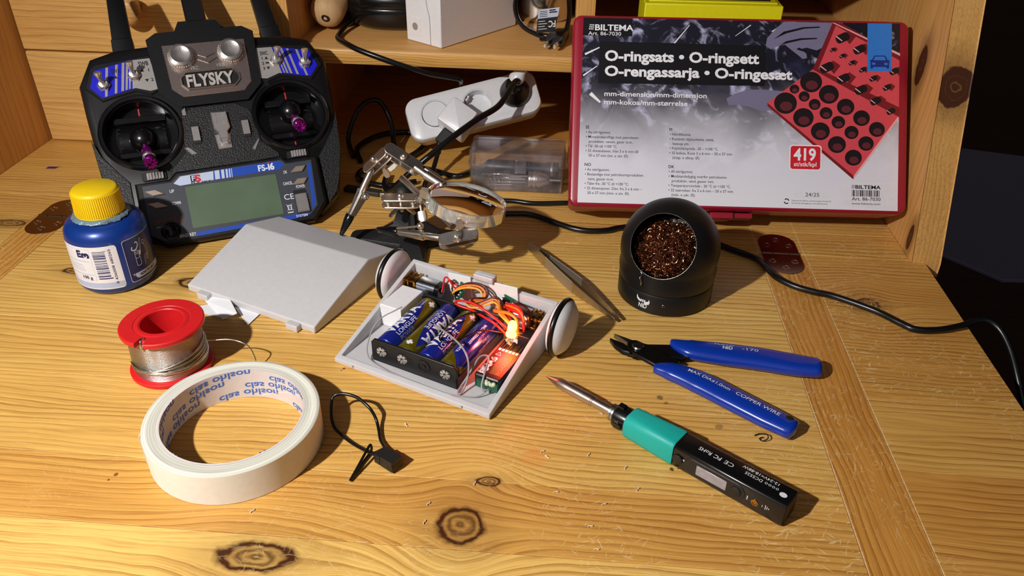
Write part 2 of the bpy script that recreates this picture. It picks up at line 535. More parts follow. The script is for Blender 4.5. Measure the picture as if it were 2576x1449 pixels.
def hboard(name, x0, x1, y0, y1, z0, z1, mat, r=2.2):
    prof = [(y0, z0+r*.4), (y0, z1-r), (y0+r*.3, z1-r*.3), (y0+r, z1), (y1, z1), (y1, z0), (y0+r*.4, z0)]
    mb = MB(); mb.loft([[(x, y, z) for y, z in prof] for x in (x0, x1)])
    mb.m[0] = 1
    o = mb.build(name, [mat, m_front], desk, smooth=50, fixn=True); boards(o, [.61]*len(o.data.polygons)); return o
hboard('shelf', -254.3, -1.7, 712, 951, 88, 102, m_shelf)
hboard('shelf', 15.7, 268, 714, 951, 88, 102, m_shelf)
hboard('top_board', -515, 268, 716, 951, 179, 193, m_shelf)
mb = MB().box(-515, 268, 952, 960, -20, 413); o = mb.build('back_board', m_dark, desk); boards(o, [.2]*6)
mb = MB().box(-515, 268, 640, 950, -700, -20.4); o = mb.build('lower_cabinet', m_dark, desk); boards(o, [.2]*6)

def drawer(z0, z1, idx):
    prof = [(712+16, z0), (713.6, z0), (712.4, z0+1.0), (712, z0+2.6), (712, z1-2.6), (712.4, z1-1.0), (713.6, z1), (712+16, z1)]
    x0, x1 = -513.5, -273.2
    mb = MB()
    c_ = 2.4
    mb.loft([[(x0, 716 + (y-712)*.75, z0+1 + (z-z0)*(z1-z0-2)/(z1-z0)) for y, z in prof], [(x0+c_, y, z) for y, z in prof], [(x1-c_, y, z) for y, z in prof], [(x1, 716 + (y-712)*.75, z0+1 + (z-z0)*(z1-z0-2)/(z1-z0)) for y, z in prof]])
    d = mb.build('drawer', m_draw, desk, smooth=30, fixn=True); boards(d, [(.23, .74)[idx]]*len(d.data.polygons))
    k = MB().at(frame((-393, 712, (z0+z1)/2), (0, -1, 0), (1, 0, 0)))
    k.lathe([(5.5, 0), (5.2, 6), (6.5, 9), (10.5, 12.5), (13, 16.5), (13.2, 20), (11.5, 23.4), (7.5, 25.2), (0, 25.8)], 32)
    kn = k.build('knob', m_knob, d, smooth=50); boards(kn, [.5]*len(kn.data.polygons))
    return d
drawer(.6, 88.6, 0)
drawer(90.2, 178, 1)

def hinge(cx):
    out = []
    for k in range(25):
        t = PI*k/24; out.append((cx + 14.6*math.cos(t), 577 + 14.2*math.sin(t)))
    for k in range(25):
        t = PI + PI*k/24; out.append((cx + 14.6*math.cos(t), 544.5 + 14.2*math.sin(t)))
    mb = MB().prism(out, -.6, .35, 0, ch=.2, ch0=0)
    for x0, x1, dy in ((cx-14.4, cx-6.5, 0), (cx-6.0, cx+6.0, 0), (cx+6.5, cx+14.4, 0)):
        mb.rod((x0, 560.7, -.35), (x1, 560.7, -.35), 1.5, 12)
    h = mb.build('hinge', m_nickel, desk)
    for sx, sy in ((-8.5, 573), (0, 582), (8.5, 573), (-8.5, 548.5), (0, 539.5), (8.5, 548.5)):
        s = MB().at(Matrix.Translation((cx+sx, sy, .2)))
        s.lathe([(3.0, .02), (2.9, .35), (2.4, .5), (2.2, .28), (0, .28)], 20, 0)
        for a in (.4, .4+PI/2):
            s.T = Matrix.Translation((cx+sx, sy, 0)) @ Matrix.Rotation(a, 4, 'Z')
            s.box(-1.5, 1.5, -.28, .28, .42, .5, 1)
        s.build('screw', [m_screw, m_black_gap], h)
hinge(169.5); hinge(-421.5)

# ---------------------------------------------------------------- the dim room beside the desk
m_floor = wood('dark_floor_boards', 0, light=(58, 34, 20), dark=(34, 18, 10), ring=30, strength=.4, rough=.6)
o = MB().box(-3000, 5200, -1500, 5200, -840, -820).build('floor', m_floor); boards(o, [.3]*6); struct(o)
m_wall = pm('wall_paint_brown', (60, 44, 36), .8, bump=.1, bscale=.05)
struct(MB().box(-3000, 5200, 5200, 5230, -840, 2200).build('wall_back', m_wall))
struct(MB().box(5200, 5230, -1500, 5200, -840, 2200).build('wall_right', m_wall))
m_slab = pm('grey_slab_surface', (104, 100, 118), .95, bump=.6, bscale=.3)
mb = MB().prism([(1010, 2060), (1160, 1900), (2300, 1960), (2300, 2560), (1390, 2800)], -820, -808, 0, ch=3)  # flat grey shape lying on the floor boards
tag(mb.build('grey_floor_slab', m_slab), 'grey rug on the dark floor to the right of the desk', 'slab')
# ---------------------------------------------------------------- radio control transmitter leaning against the shelf
m_tx = pm('black_case_plastic', (15, 15, 18), .42, spec=.4, var=.1, bump=.03, bscale=.8)
m_txg = pm('black_gloss_plastic', (14, 14, 16), .22, var=.1)
m_txtex = pm('black_textured_rubber', (20, 20, 22), .42, var=.2, bump=.9, bscale=.9)
m_chrome = pm('polished_chrome', (236, 232, 228), .24, .88)
m_chromeb = pm('brushed_chrome_plate', (190, 174, 166), .3, 1.0)
m_blue = pm('blue_sticker', (24, 26, 196), .35)
m_blue2 = pm('blue_panel_print', (34, 74, 176), .35)
m_silver = pm('silver_sticker', (172, 168, 166), .4, .4)
m_white = pm('white_print', (225, 228, 236), .5)
m_palew = pm('pale_logo_print', (188, 200, 226), .45)
m_red = pm('red_print', (200, 40, 48), .5)
m_ink = pm('black_print', (12, 12, 14), .5)
m_greyp = pm('grey_face_panel', (58, 62, 72), .45)
m_btn2 = pm('satin_silver_letters', (222, 214, 208), .35, .5)
m_btn = pm('silver_button', (176, 160, 148), .35, .6)
m_purple = pm('purple_anodised', (150, 20, 140), .22, .75)
m_orange = pm('orange_logo_print', (120, 66, 36), .5)

g = NG('greenish_lcd'); v = g.obj()
g.set(Base_Color=g.mix(g.noise(v, .03, 2.0), lin((74, 92, 70)), lin((98, 118, 96))), Roughness=.3, Coat_Weight=.35, Coat_Roughness=.2)
m_lcd = g.mat

psi, lean = math.radians(26.31), math.radians(42.11)
ux = V(math.cos(psi), math.sin(psi), 0); bk = V(-math.sin(psi), math.cos(psi), 0)
uv = V(0, 0, 1)*math.cos(lean) + bk*math.sin(lean)
tx = thing('radio_transmitter', 'black handheld radio control transmitter with three antenna arms leaning back on the shelf', 'remote control', frame3((-255.58, 540.67, 0), ux, uv, ux.cross(uv)))

half = [(20, 182), (34, 178.5), (42, 171), (66, 169.8), (86, 164), (96.5, 143), (95.5, 118), (93.5, 88), (92.5, 62), (88, 42), (83, 24), (66, 9), (50, 1.2)]
out = [(-x, y) for x, y in half] + [(x, y) for x, y in reversed(half)]
def vclamp(poly, z): return [(x, max(y, -z*.92 + 1.0), z) for x, y in poly]
mb = MB()
mb.loft([vclamp(inset(out, 46), -54), vclamp(inset(out, 30), -52), vclamp(inset(out, 12), -40), vclamp(inset(out, 3), -30), vclamp(inset(out, .5), -20),
         vclamp(out, -14), vclamp(out, -7), vclamp(inset(out, 1.8), -2.4), [(x, y, 0) for x, y in inset(out, 6)]], 0)
body = mb.build('body', m_tx, tx, smooth=28, fixn=True)
cut = MB()
for s in (-1, 1): cut.prism(circ(s*57.9, 97.2, 26.3, 64), -13, 9)
carve(body, cut)

# raised centre housing with the chrome plate, textured centre plate
mb = MB()
mb.prism([(-40, 171.5), (-38, 128), (-25, 115), (26, 115), (38, 127), (40, 171.5), (33, 176), (-33, 176)][::-1], -3, 3.4, ch=1.6)
mb.prism([(-92, 138), (-86, 153.5), (-82, 157), (-41, 161), (-38, 131), (-45, 127), (-56, 131.4), (-73, 127.6), (-81, 125.5)][::-1], -3, 1.2, ch=.8)
mb.prism([(92, 138), (86, 153.5), (82, 157), (41, 161), (38, 131), (45, 127), (56, 131.4), (73, 127.6), (81, 125.5)], -3, 1.2, ch=.8)
mb.prism([(-19, 182), (-15, 190), (15, 190), (20, 182), (14, 177), (-12, 177)][::-1], -26, -3, ch=1.4)
mb.build('front_housing', m_tx, tx, smooth=28, fixn=True)
mb = MB()
mb.prism([(-26, 108), (-18, 113), (16, 113), (26, 106), (29, 96), (30, 78), (42, 66), (42, 62.5), (-42, 58.5), (-42, 63), (-29, 76), (-28, 96)][::-1], -2, .9, ch=.5)
mb.build('textured_plate', m_txtex, tx, fixn=True)
for pts in ([(-25.6, 107), (-22.5, 107), (-22.5, 113.5), (-25.6, 111)], [(24.0, 70.5), (29, 79), (28, 80), (22, 72.5)], [(-29, 80), (-24, 73.5), (-20, 74), (-25.5, 80)], ):
    MB().prism(pts, .5, 1.6, ch=.3).build('chrome_trim', m_chrome, tx, fixn=True)

# chrome plate: knobs' panel, badge, lettering
mb = MB()
mb.prism([(-31, 166.2), (33.3, 166.2), (32.2, 128.4), (25.8, 121.4), (-21.5, 121.2), (-29.4, 128.6)][::-1], 2.4, 4.0, 0, ch=.4)
for a, b in (((-8, 157), (1, 152.6)), ((1, 152.6), (12, 157)), ((-6.5, 152), (2, 147.6)), ((2, 147.6), (10, 152)), ((-31, 159.5), (-27, 159.5)), ((27, 160), (33, 160))):
    mb.rod((*a, 4.1), (*b, 4.1), .35, 6, 0)
oct_ = lambda x0, x1, y0, y1, c_: [(x0+c_, y0), (x1-c_, y0), (x1, y0+c_), (x1, y1-c_), (x1-c_, y1), (x0+c_, y1), (x0, y1-c_), (x0, y0+c_)]
o1 = oct_(-22, 24.6, 125.6, 141.8, 5.0)
ring1, ring2 = [(x, y, 4.0) for x, y in o1], [(x, y, 5.6) for x, y in inset(o1, .5)]
mb.loft([ring1, ring2, [(x, y, 5.6) for x, y in inset(o1, 1.4)], [(x, y, 4.2) for x, y in inset(o1, 1.8)]], 0, False, False)
mb.poly(inset(o1, 1.6), 4.15, 1)
mb.text('VRC', -13, 143.0, 4.1, 3.2, 2, bold=.01, sx=.8); mb.text('VRB', 7.5, 143.6, 4.1, 3.2, 2, bold=.01, sx=.8)
mb.build('chrome_plate', [m_chromeb, m_ink, m_silver], tx, fixn=False)
mb = MB()
vs, fs = text_geo('FLYSKY', .03)
k = 10.0/.70; w = max(v.x for v in vs)-min(v.x for v in vs); sx = 36.5/(w*k); x0 = min(v.x for v in vs)*k*sx
vv = [(v.x*k*sx - x0 - 17.2, v.y*k + 128.5, 5.5) for v in vs]; mb.add(vv, fs)
# lettering walls
edges = {}
for f in fs:
    for i in range(len(f)):
        e = (f[i], f[(i+1) % len(f)]); edges[e] = 1
b = len(mb.v); mb.v += [Vector((p[0], p[1], 4.1)) for p in vv]
for (i, j) in edges:
    if (j, i) not in edges: mb.f.append([i, b+i, b+j, j]); mb.m.append(0)
mb.build('badge_lettering', m_btn2, tx)

for cx, cy in ((-17.6, 154.4), (20.8, 155.2)):
    mb = MB().at(Matrix.Translation((cx, cy, 3.8)))
    mb.lathe([(10.6, 0), (10.2, 1.2), (9.6, 2.2), (9.2, 6.0), (7.4, 7.0), (6.6, 6.4), (0, 6.2)], 40, 0)
    for i in range(34):
        a = 2*PI*i/34; mb.sphere((9.7*math.cos(a), 9.7*math.sin(a), 2.6), .62, 6, 4)
    mb.box(-.35, .35, .5, 6.0, 6.1, 6.6)
    mb.build('volume_knob', m_chrome, tx, smooth=50)

# switch panels with stripes and printing
def switch_panel(s):
    P0 = [(-88.2, 137.7), (-83.4, 151.6), (-56.8, 157.4), (-41.4, 157.8), (-38.6, 131.4), (-45.3, 130.3), (-55.6, 134.0), (-74.0, 129.8), (-80.6, 128.3)]
    flip = lambda p: (p[0]*s*-1, p[1])
    mb = MB()
    pl = [flip(p) for p in P0]
    mb.poly(pl[::-1] if s < 0 else pl, 1.35, 0)
    silver = [(-54.0, 157.5), (-41.4, 157.8), (-38.6, 131.4), (-45.3, 130.3), (-55.6, 134.0), (-58, 133.5)]
    q = [flip(p) for p in silver]; mb.poly(q[::-1] if s < 0 else q, 1.45, 1)
    for (xa, w_) in ((-75.5, 1.9), (-68.2, 1.9), (-63.2, 2.0), (-60.0, 1.6), (-57.4, 1.2)):
        yb = {-75.5: 129.2, -68.2: 131.0, -63.2: 132.4, -60.0: 133.0, -57.4: 133.5}[xa]
        st = [(xa+1.0, 153.2 + (xa+75.5)*.22), (xa+1.0+w_, 153.4 + (xa+75.5)*.22), (xa-3.2+w_, yb+.4), (xa-3.2, yb)]
        q = [flip(p) for p in st]; mb.poly(q[::-1] if s < 0 else q, 1.5, 1)
    if s < 0:
        mb.text('SWA', -71, 148, 1.6, 3.4, 2, bold=.02, width=6.6); mb.text('SWB', -50.5, 152.0, 1.6, 3.6, 2, bold=.02, width=7.4)
        for x, y, d in ((-48.5, 147, 1), (-46.3, 140.5, -1), (-68.5, 143.5, 1)):
            mb.add([(x-1.5, y, 1.6), (x+1.5, y, 1.6), (x, y+2.4*d, 1.6)], [(0, 1, 2) if d > 0 else (0, 2, 1)], 2)
        mb.text('1', -44.6, 146.8, 1.6, 2.6, 2, bold=.02); mb.text('2', -43.3, 138.4, 1.6, 2.6, 2, bold=.02)
    else:
        mb.text('SWC', 43.5, 151, 1.6, 3.2, 2, bold=.02, width=6.2); mb.text('SWD', 66.5, 150.0, 1.6, 3.2, 2, bold=.02, width=6.0)
        for t, y in (('1', 147), ('2', 142.6), ('3', 138.2)): mb.text(t, 43.6, y, 1.6, 2.5, 2, bold=.02)
        mb.add([(46.5, 147.2, 1.6), (49.3, 147.2, 1.6), (47.9, 149.6, 1.6)], [(0, 1, 2)], 2)
        mb.box(46.5, 49.5, 143.3, 144.5, 1.5, 1.6, 2)
        mb.add([(46.5, 140.4, 1.6), (49.3, 140.4, 1.6), (47.9, 138, 1.6)], [(0, 2, 1)], 2)
    mb.build('switch_panel', [m_blue, m_silver, m_ink], tx)
switch_panel(-1); switch_panel(1)
for (x, y, dx, dy) in ((-78, 138.5, -.15, .45), (-55, 144, -.1, .55), (55, 145, .25, .55), (78, 140.5, .05, .6)):
    mb = MB().at(Matrix.Translation((x, y, 1.4)))
    mb.lathe([(4.9, 0), (5.0, 1.6), (4.3, 2.2)], 6, 0)
    mb.lathe([(3.7, 1.8), (3.7, 4.2), (3.2, 4.8), (2.2, 4.6), (0, 4.0)], 24, 0)
    L = frame((0, 0, 3.6), (dx, dy, 1), (1, 0, 0)); mb.T = Matrix.Translation((x, y, 1.4)) @ L
    mb.loft([[(p[0]*w, p[1]*h, z) for p in circ(0, 0, 1, 16)] for z, w, h in ((0, 1.3, 1.3), (4, 1.6, 1.6), (8, 2.2, 1.7), (11, 2.9, 1.6), (11.8, 2.7, 1.3))], 0)
    mb.build('toggle_switch', m_chrome, tx, smooth=45)

# gimbals: ring, recessed cradle, ball and anodised stick
def gimbal(s, tip):
    cx, cy = s*57.9, 97.2
    mb = MB().at(Matrix.Translation((cx, cy, 0)))
    mb.lathe([(31.4, -1), (31.2, 1.2), (29.6, 2.6), (27.8, 2.4), (26.6, .8), (26.2, -2), (25.9, -12.6), (0, -12.8)], 72, 0)
    mb.T = Matrix.Translation((cx, cy, -12.6)) 
    mb.prism(rrect(-19.5, 19.5, 11.6, 17, 1, 2), 0, 5.5, 0, ch=.6); mb.prism(rrect(-19.5, 19.5, -17.5, -12.8, 1, 2), 0, 6.5, 0, ch=.6)
    half_c = [(y, 9*math.cos(y/12.6*1.15)-3) for y in [12*math.sin(-PI/2+PI*i/12) for i in range(13)]]
    mb.loft([[(x, y, max(z, 0)) for y, z in half_c] for x in (-17.5, 17.5)], 0, True, True, False)
    for sy in (-1, 1):
        for i in range(5): mb.box(sy*16.6-1.0, sy*16.6+1.0, -8+i*4-.2, -8+i*4+.2, 3.5, 3.9 + 2.4*math.cos((i-2)*.7), 1)
    mb.T = Matrix.Translation((cx, cy, 0))
    for sy in (1, -1):
        if s < 0 and sy < 0: continue
        mb.box(-.55, .55, sy*22 - 3, sy*22 + 3, -12.7, -12.3, 2)
    g_ = mb.build('gimbal', [m_txg, m_ink, m_red], tx, smooth=35)
    b0 = V(cx - (0 if s < 0 else -1), cy + (-3.2 if s < 0 else 5.0), -7)
    ball = MB().sphere(b0, 10.4, 32, 20).build('ball_cap', m_txg, g_, smooth=60)
    d = (V(*tip) - b0).normalized(); Lg = (V(*tip) - b0).length
    mb = MB().at(frame(b0, d))
    mb.lathe([(0, 8), (2.2, 8), (2.2, 11.5), (0, 11.5)], 20, 1)
    mb.lathe([(2.0, 11), (2.6, 11.4), (3.0, 15), (4.2, 18), (4.5, Lg-13), (4.1, Lg-12)], 24, 0)
    mb.lathe([(4.1, Lg-12), (4.6, Lg-11.4), (4.9, Lg-8.4), (4.3, Lg-7.6)], 24, 2)
    mb.lathe([(4.3, Lg-7.6), (4.7, Lg-6.8), (4.7, Lg-2), (3.8, Lg-1.2), (2.2, Lg-2.6), (0, Lg-3)], 24, 0)
    for i in range(9):
        T0 = mb.T; mb.T = T0 @ Matrix.Rotation(2*PI*i/9, 4, 'Z'); mb.box(2.5, 4.6, -.75, .75, Lg-2.4, Lg, 0); mb.T = T0
    mb.build('stick', [m_purple, m_txg, m_chrome], g_, smooth=40, label='purple anodised stick with a silver band and a toothed end')
gimbal(-1, (-54.2, 65.2, 17)); gimbal(1, (61.6, 79.0, 18))

# chrome neck-strap hook, trim sliders
mb = MB()
mb.prism([(-4.2, 106), (7.4, 105.4), (8.4, 92), (5.8, 88.6), (6.2, 80), (-1.4, 80), (-1.6, 88.6), (-4.2, 92)][::-1], .9, 4.2, ch=.8)
mb.prism([(-4.4, 87.4), (-3.6, 75.2), (7.0, 75.4), (7.4, 87.4)], .6, 1.8, ch=.3)
mb.prism(rrect(-.6, 4.8, 78, 83, .6, 2), 1.5, 6.0, ch=.8)
for sgn, x in ((-1, -2.6), (1, 5.6)):
    for i in range(5): mb.box(x-1.6, x+1.6, 95.6+i*2.0, 96.5+i*2.0, 4.0, 4.8)
mb.build('strap_hook', m_chrome, tx, fixn=True)
def trim(cx, cy, horiz):
    mb = MB().at(Matrix.Translation((cx, cy, .9)) @ Matrix.Rotation(PI/2 if horiz else 0, 4, 'Z'))
    mb.prism(rrect(-3.2, 3.2, -9.2, 8.6, 1, 2), -.3, .5, 1, ch=.3)
    for i in range(6):
        y = -6.6 + i*2.1; mb.box(-2.7, 2.7, y-.45, y+.45, .3, 2.2 + 1.1*math.cos((i-2.5)*.5), 0)
    mb.box(-2.7, 2.7, -7, 5, .3, 1.8, 0)
    mb.build('trim_slider', [m_chrome, m_ink], tx)
for cx, cy, h in ((-18.3, 91, 0), (20.3, 91.4, 0), (-55, 60.0, 1), (56, 62.6, 1)): trim(cx, cy, h)

# display housing
hs = [(-69.5, 14), (-69.5, 54.6), (-44.4, 54.8), (-38.8, 60), (42.6, 61), (46.2, 57.4), (70.4, 57.8), (70.4, 18), (58.5, 3.4), (-55, 2.2)]
mb = MB().prism(hs[::-1], -4, 6.4, 0, ch=1.8)
mb.build('display_housing', m_tx, tx, smooth=28, fixn=True)
fp = [(-64.4, 11.6), (-64.4, 51.4), (-43, 51.6), (-37.2, 56.2), (41.5, 57.6), (44.8, 53.8), (65.2, 54.2), (62.6, 15.8), (55.4, 8.8), (41.6, 7.2), (-32.2, 6.0), (-55.3, 6.2)]
mb = MB(); z = 6.55
mb.poly(fp[::-1], z, 0)
mb.poly([(2.4, 49.3), (38.6, 49.8), (43.4, 53.2), (40.3, 57.0), (2.4, 56.4)], z+.08, 1)
mb.poly([(-41.8, 50.4), (-37.4, 48.0), (-12.2, 48.8), (-11.2, 56.0), (-36.0, 55.4)], z+.08, 2)
for x, w_ in ((-10.6, 3.6), (-5.6, 2.2), (-2.2, 1.5), (.2, 1.0), (2.0, .6)):
    mb.poly([(x-.3, 48.9), (x-.3+w_, 49), (x+.3+w_, 56.2), (x+.3, 56.1)], z+.09, 2)
mb.poly([(-12.2, 48.8), (2.4, 49.3), (2.4, 56.4), (-11.2, 56.0)], z+.05, 1)
mb.poly([(-32.9, 6.1), (41.6, 7.3), (55.2, 8.9), (55.0, 11.2), (36, 10.4), (-31.7, 9.3)], z+.08, 1)
mb.poly([(61.2, 51.8), (64.0, 51.6), (61.4, 16.6), (57.4, 12.6), (58.6, 17)][::-1], z+.08, 1)
mb.poly([(-28.9, 49.4), (-28.9, 54.9), (-24.6, 55.0), (-24.6, 49.5)][::-1], z+.14, 4)
mb.text('S', -25.9, 49.4, z+.17, 5.4, 3, bold=.05, width=4.8); mb.text('F', -28.2, 50.4, z+.19, 4, 2, bold=.03)
mb.text('FLY SKY', -29.2, 47.9, z+.17, 1.4, 4, bold=.02, width=15)
mb.text('FS-', 22.4, 50.6, z+.16, 4.9, 5, bold=.03, width=7.6); mb.text('i6', 30.4, 50.6, z+.16, 5.3, 5, bold=.04, width=4.9)
mb.poly(circ(31.4, 56.9, .6, 10), z+.2, 3)
for t, x, y, w_ in (('OK', 41.4, 45.6, 3), ('CANCEL', 39.3, 36.0, 7.4), ('POWER', 48.8, 32.0, 7), ('UP', -45.8, 43.3, 3.2), ('DOWN', -46.0, 33.4, 6.6), ('BIND KEY', -44.8, 6.9, 12)):
    mb.text(t, x, y, z+.14, 2.5, 5, bold=.01, width=w_)
mb.text('CE', 37.6, 23.8, z+.14, 4.6, 5, width=7.6)
mb.text('DIGITAL', 4, 6.9, z+.16, 1.8, 5, width=11); mb.text('SYSTEM', 44, 8.0, z+.16, 2.0, 5, bold=.01, width=9)
mb.poly([(38.8, 19.2), (42.4, 19.2), (42.0, 15), (39.2, 15)][::-1], z+.12, 5); mb.poly([(39.5, 18.6), (41.7, 18.6), (41.4, 15.5), (39.8, 15.5)][::-1], z+.16, 0)
mb.box(38.4, 42.8, 12.6, 13.4, z, z+.14, 5)
for a, b in (((38.2, 14.4), (43, 20)), ((43, 14.4), (38.2, 20))): mb.rod((*a, z+.1), (*b, z+.1), .14, 4, 5)
mb.text('2.0', -47.4, 19.6, z+.14, 4.6, 6, bold=.03, width=7.6); mb.text('AFHDS', -60, 20.4, z+.14, 3.2, 6, bold=.02, width=11.5); mb.text('AFHDS', -60, 17.0, z+.14, 1.2, 5, width=9)
mb.build('face_panel', [m_greyp, m_blue2, m_palew, m_red, m_ink, m_white, m_orange], tx, smooth=None)
mb = MB(); mb.prism(rrect(-34.2, 35.2, 12.6, 46.4, 1.2, 3), z-.1, z+.25, 0, ch=.1)
mb.build('lcd_screen', m_lcd, tx, fixn=True)
for x, y, s in ((-56.6, 44.8, 1), (-56.0, 34.8, 1), (53.0, 47.6, -1), (52.4, 37.2, -1)):
    pts = [(-7.2*1, 2.2), (1.0, 2.6), (7.2, -1.8), (-1.5, -2.6)] if s > 0 else [(-1.2, 2.6), (7.2, 2.4), (3.4, -2.4), (-6.6, -2.4)]
    mb = MB().at(Matrix.Translation((x, y, z-.2)))
    mb.prism(pts[::-1] if s > 0 else pts[::-1], 0, 2.0, 0, ch=.6)
    mb.build('menu_button', m_btn, tx, fixn=True)
mb = MB()
mb.prism(rrect(45.6, 56.2, 10.6, 30.6, 1.2, 3), z-.1, z+.2, 1, ch=.1)
mb.prism(rrect(46.2, 55.8, 11.2, 27.0, .8, 2), z, z+2.2, 0, ch=.8)
for i in range(6): mb.box(46.6, 55.4, 12.2+i*1.7, 13.0+i*1.7, z+2, z+2.9, 0)
mb.build('power_slider', [m_chrome, m_ink], tx, fixn=True)
mb = MB().at(Matrix.Translation((-50.2, 13.6, z-.3)))
mb.lathe([(7.4, 0), (7.2, 1.0), (6.2, 1.2), (5.8, .3), (4.6, .3), (4.4, 2.4), (3.4, 3.2), (0, 3.4)], 40)
mb.build('bind_button', m_txg, tx, smooth=40)

def antenna(p0, p1, w0, w1, d):
    mb = MB().at(frame(V(*p0), V(*p1)-V(*p0), (1, 0, 0))); L = (V(*p1)-V(*p0)).length
    rr = lambda w, t: rrect(-w, w, -t, t, 1.2, 2)
    mb.loft([[(x, y, zz_) for x, y in rr(w, t)] for zz_, w, t in ((-8, w0+.8, d+1), (12.5, w0+.6, d+1), (13.5, w0, d), (L, w1, d*.8), (L+2, w1-1, d*.6))])
    mb.build('antenna', m_tx, tx, smooth=30, fixn=True)
antenna((-60, 168, -13), (-58.9, 226, -14), 7.4, 6.3, 5); antenna((57.4, 168, -13), (52.2, 217, -11), 7.4, 6.5, 5)
mb = MB()
mb.prism([(-8.4, 180), (-9.3, 226), (6.7, 226), (8.0, 180)][::-1], -22, -8, ch=1.5)
mb.prism([(-9.2, 178), (-8.8, 190), (8.4, 190), (9, 178)][::-1], -24, -5, ch=1.4)
mb.build('carry_handle', m_tx, tx, fixn=True)

for s in (-1, 1):
    mb = MB(); P = [(s*94.6, 96), (s*91.6, 62), (s*87.2, 42), (s*82, 27), (s*72.5, 17), (s*72.5, 58), (s*80, 68), (s*89, 82)]
    a = sum(P[i-1][0]*P[i][1] - P[i][0]*P[i-1][1] for i in range(len(P)))
    mb.prism(P if a > 0 else P[::-1], -5, .8, ch=.6); mb.build('side_grip', m_txtex, tx, fixn=True)
# ---------------------------------------------------------------- glue bottle
m_bot = pm('blue_bottle_plastic', (18, 58, 142), .32, .25, coat=.2)
m_cap = pm('yellow_cap_plastic', (236, 200, 20), .42)
m_gum = pm('dried_clear_glue', (112, 136, 150), .18, bump=1.2, bscale=.45, coat=.5)
m_lab = pm('white_label', (226, 226, 232), .5)
m_labb = pm('pale_blue_label', (176, 190, 220), .5)
m_navy = pm('navy_label', (10, 24, 84), .3)
m_navyink = pm('navy_print', (26, 30, 92), .5)
bot = thing('glue_bottle', 'squat blue bottle with a ribbed yellow cap, barcode label and dried glue round its neck', 'bottle', Matrix.Translation((-323.8, 476.6, 0)) @ Matrix.Diagonal((.885, .885, 1.085, 1)))
mb = MB()
RB = 30.6
mb.lathe([(0, .6), (22, .6), (24.5, 0), (27.6, .8), (29.8, 3.2), (RB, 6.5), (RB, 37), (30.0, 41), (27.8, 44.6), (24, 46.8), (20.5, 47.6), (17.2, 48.2), (17, 50), (0, 50)], 80)
b_ = mb.build('bottle_body', m_bot, bot, smooth=50)
mb = MB()
mb.lathe([(0, 67), (15.2, 67), (16.6, 66.2), (17.2, 65), (17.9, 51.6), (18.2, 50.6), (17.2, 50), (0, 50)], 96)
for k in range(72):
    a = 2*PI*k/72
    mb.T = Matrix.Rotation(a, 4, 'Z'); mb.loft([[(17.0, -.42, 51.6), (18.5, -.3, 51.6), (18.5, .3, 51.6), (17.0, .42, 51.6)], [(16.6, -.42, 65), (17.6, -.26, 65), (17.6, .26, 65), (16.6, .42, 65)]])
mb.T = Matrix()
mb.build('screw_cap', m_cap, bot, smooth=40)
random.seed(3)
mb = MB(); rings = []
for j in range(5):
    r0 = (16.6, 20.5, 21.4, 19.4, 17.0)[j]; z0 = (50.6, 49.8, 48.6, 47.4, 47.0)[j]
    rings.append([((r0 + random.uniform(-1.0, 1.1)*(0 < j < 4))*math.cos(2*PI*k/70), (r0 + random.uniform(-.6, .6))*math.sin(2*PI*k/70), z0 + random.uniform(-.5, .5)) for k in range(70)])
mb.loft(rings, 0, False, False)
mb.build('dried_glue', m_gum, bot, smooth=60)
vd = math.atan2(-476.6, 323.8)             # direction from the bottle to the viewer
def bw(r): return lambda v: Vector((r*math.cos(vd + v.x/RB), r*math.sin(vd + v.x/RB), v.y))
def cyl_patch(mb, poly_rows, r, mi):
    """poly given as rows (x0, x1, y0, y1) wrapped round the body"""
    for (x0, x1, y0, y1) in poly_rows:
        n = max(1, int((x1-x0)/1.2)); W = bw(r)
        top = [W(Vector((x0 + (x1-x0)*i/n, y1, 0))) for i in range(n+1)]; bo = [W(Vector((x0 + (x1-x0)*i/n, y0, 0))) for i in range(n+1)]
        mb.add(bo+top, [(i, i+1, n+2+i, n+1+i) for i in range(n)], mi)
def rounded_rows(x0, x1, y0, y1, r):
    out = [(x0, x1, y0+r, y1-r)]
    st = 5
    for k in range(st):
        a0, a1 = (PI/2)*k/st, (PI/2)*(k+1)/st
        d = r - r*math.cos((a0+a1)/2)
        out.append((x0+d, x1-d, y1-r + r*math.sin(a0), y1-r + r*math.sin(a1)))
        out.append((x0+d, x1-d, y0+r - r*math.sin(a1), y0+r - r*math.sin(a0)))
    return out
mb = MB()
cyl_patch(mb, rounded_rows(-46, 3.0, 5.8, 37.0, 2.4), RB+.12, 0)
cyl_patch(mb, [(-45, 2.6, 6.6, 10.6)], RB+.16, 1)
random.seed(11)
y = 13.5
while y < 33.6:                           # barcode lies on its side
    t = random.choice((.28, .28, .5, .8)); cyl_patch(mb, [(-15.2, -4.8 - (1.2 if 13.9 < y < 33 else 0), y, y+t)], RB+.2, 2); y += t + random.choice((.3, .3, .55, .8))
W = bw(RB+.2)
mb.text('8 436008 680265', -1.6, 9.2, 0, 1.9, 2, bold=.01, rot=PI/2, warp=lambda v: W(v), width=25.5)
cyl_patch(mb, [(-44, -17.2, 12.4, 12.6), (-44, -17.2, 35.2, 35.4), (-17.3, -17.1, 12.4, 35.4)], RB+.18, 1)
mb.text('3', -18.4, 29.0, 0, 5.6, 2, bold=.06, rot=PI/2, warp=lambda v: W(v)); mb.text('m', -24.8, 29.0, 0, 5, 2, bold=.06, rot=PI/2, warp=lambda v: W(v))
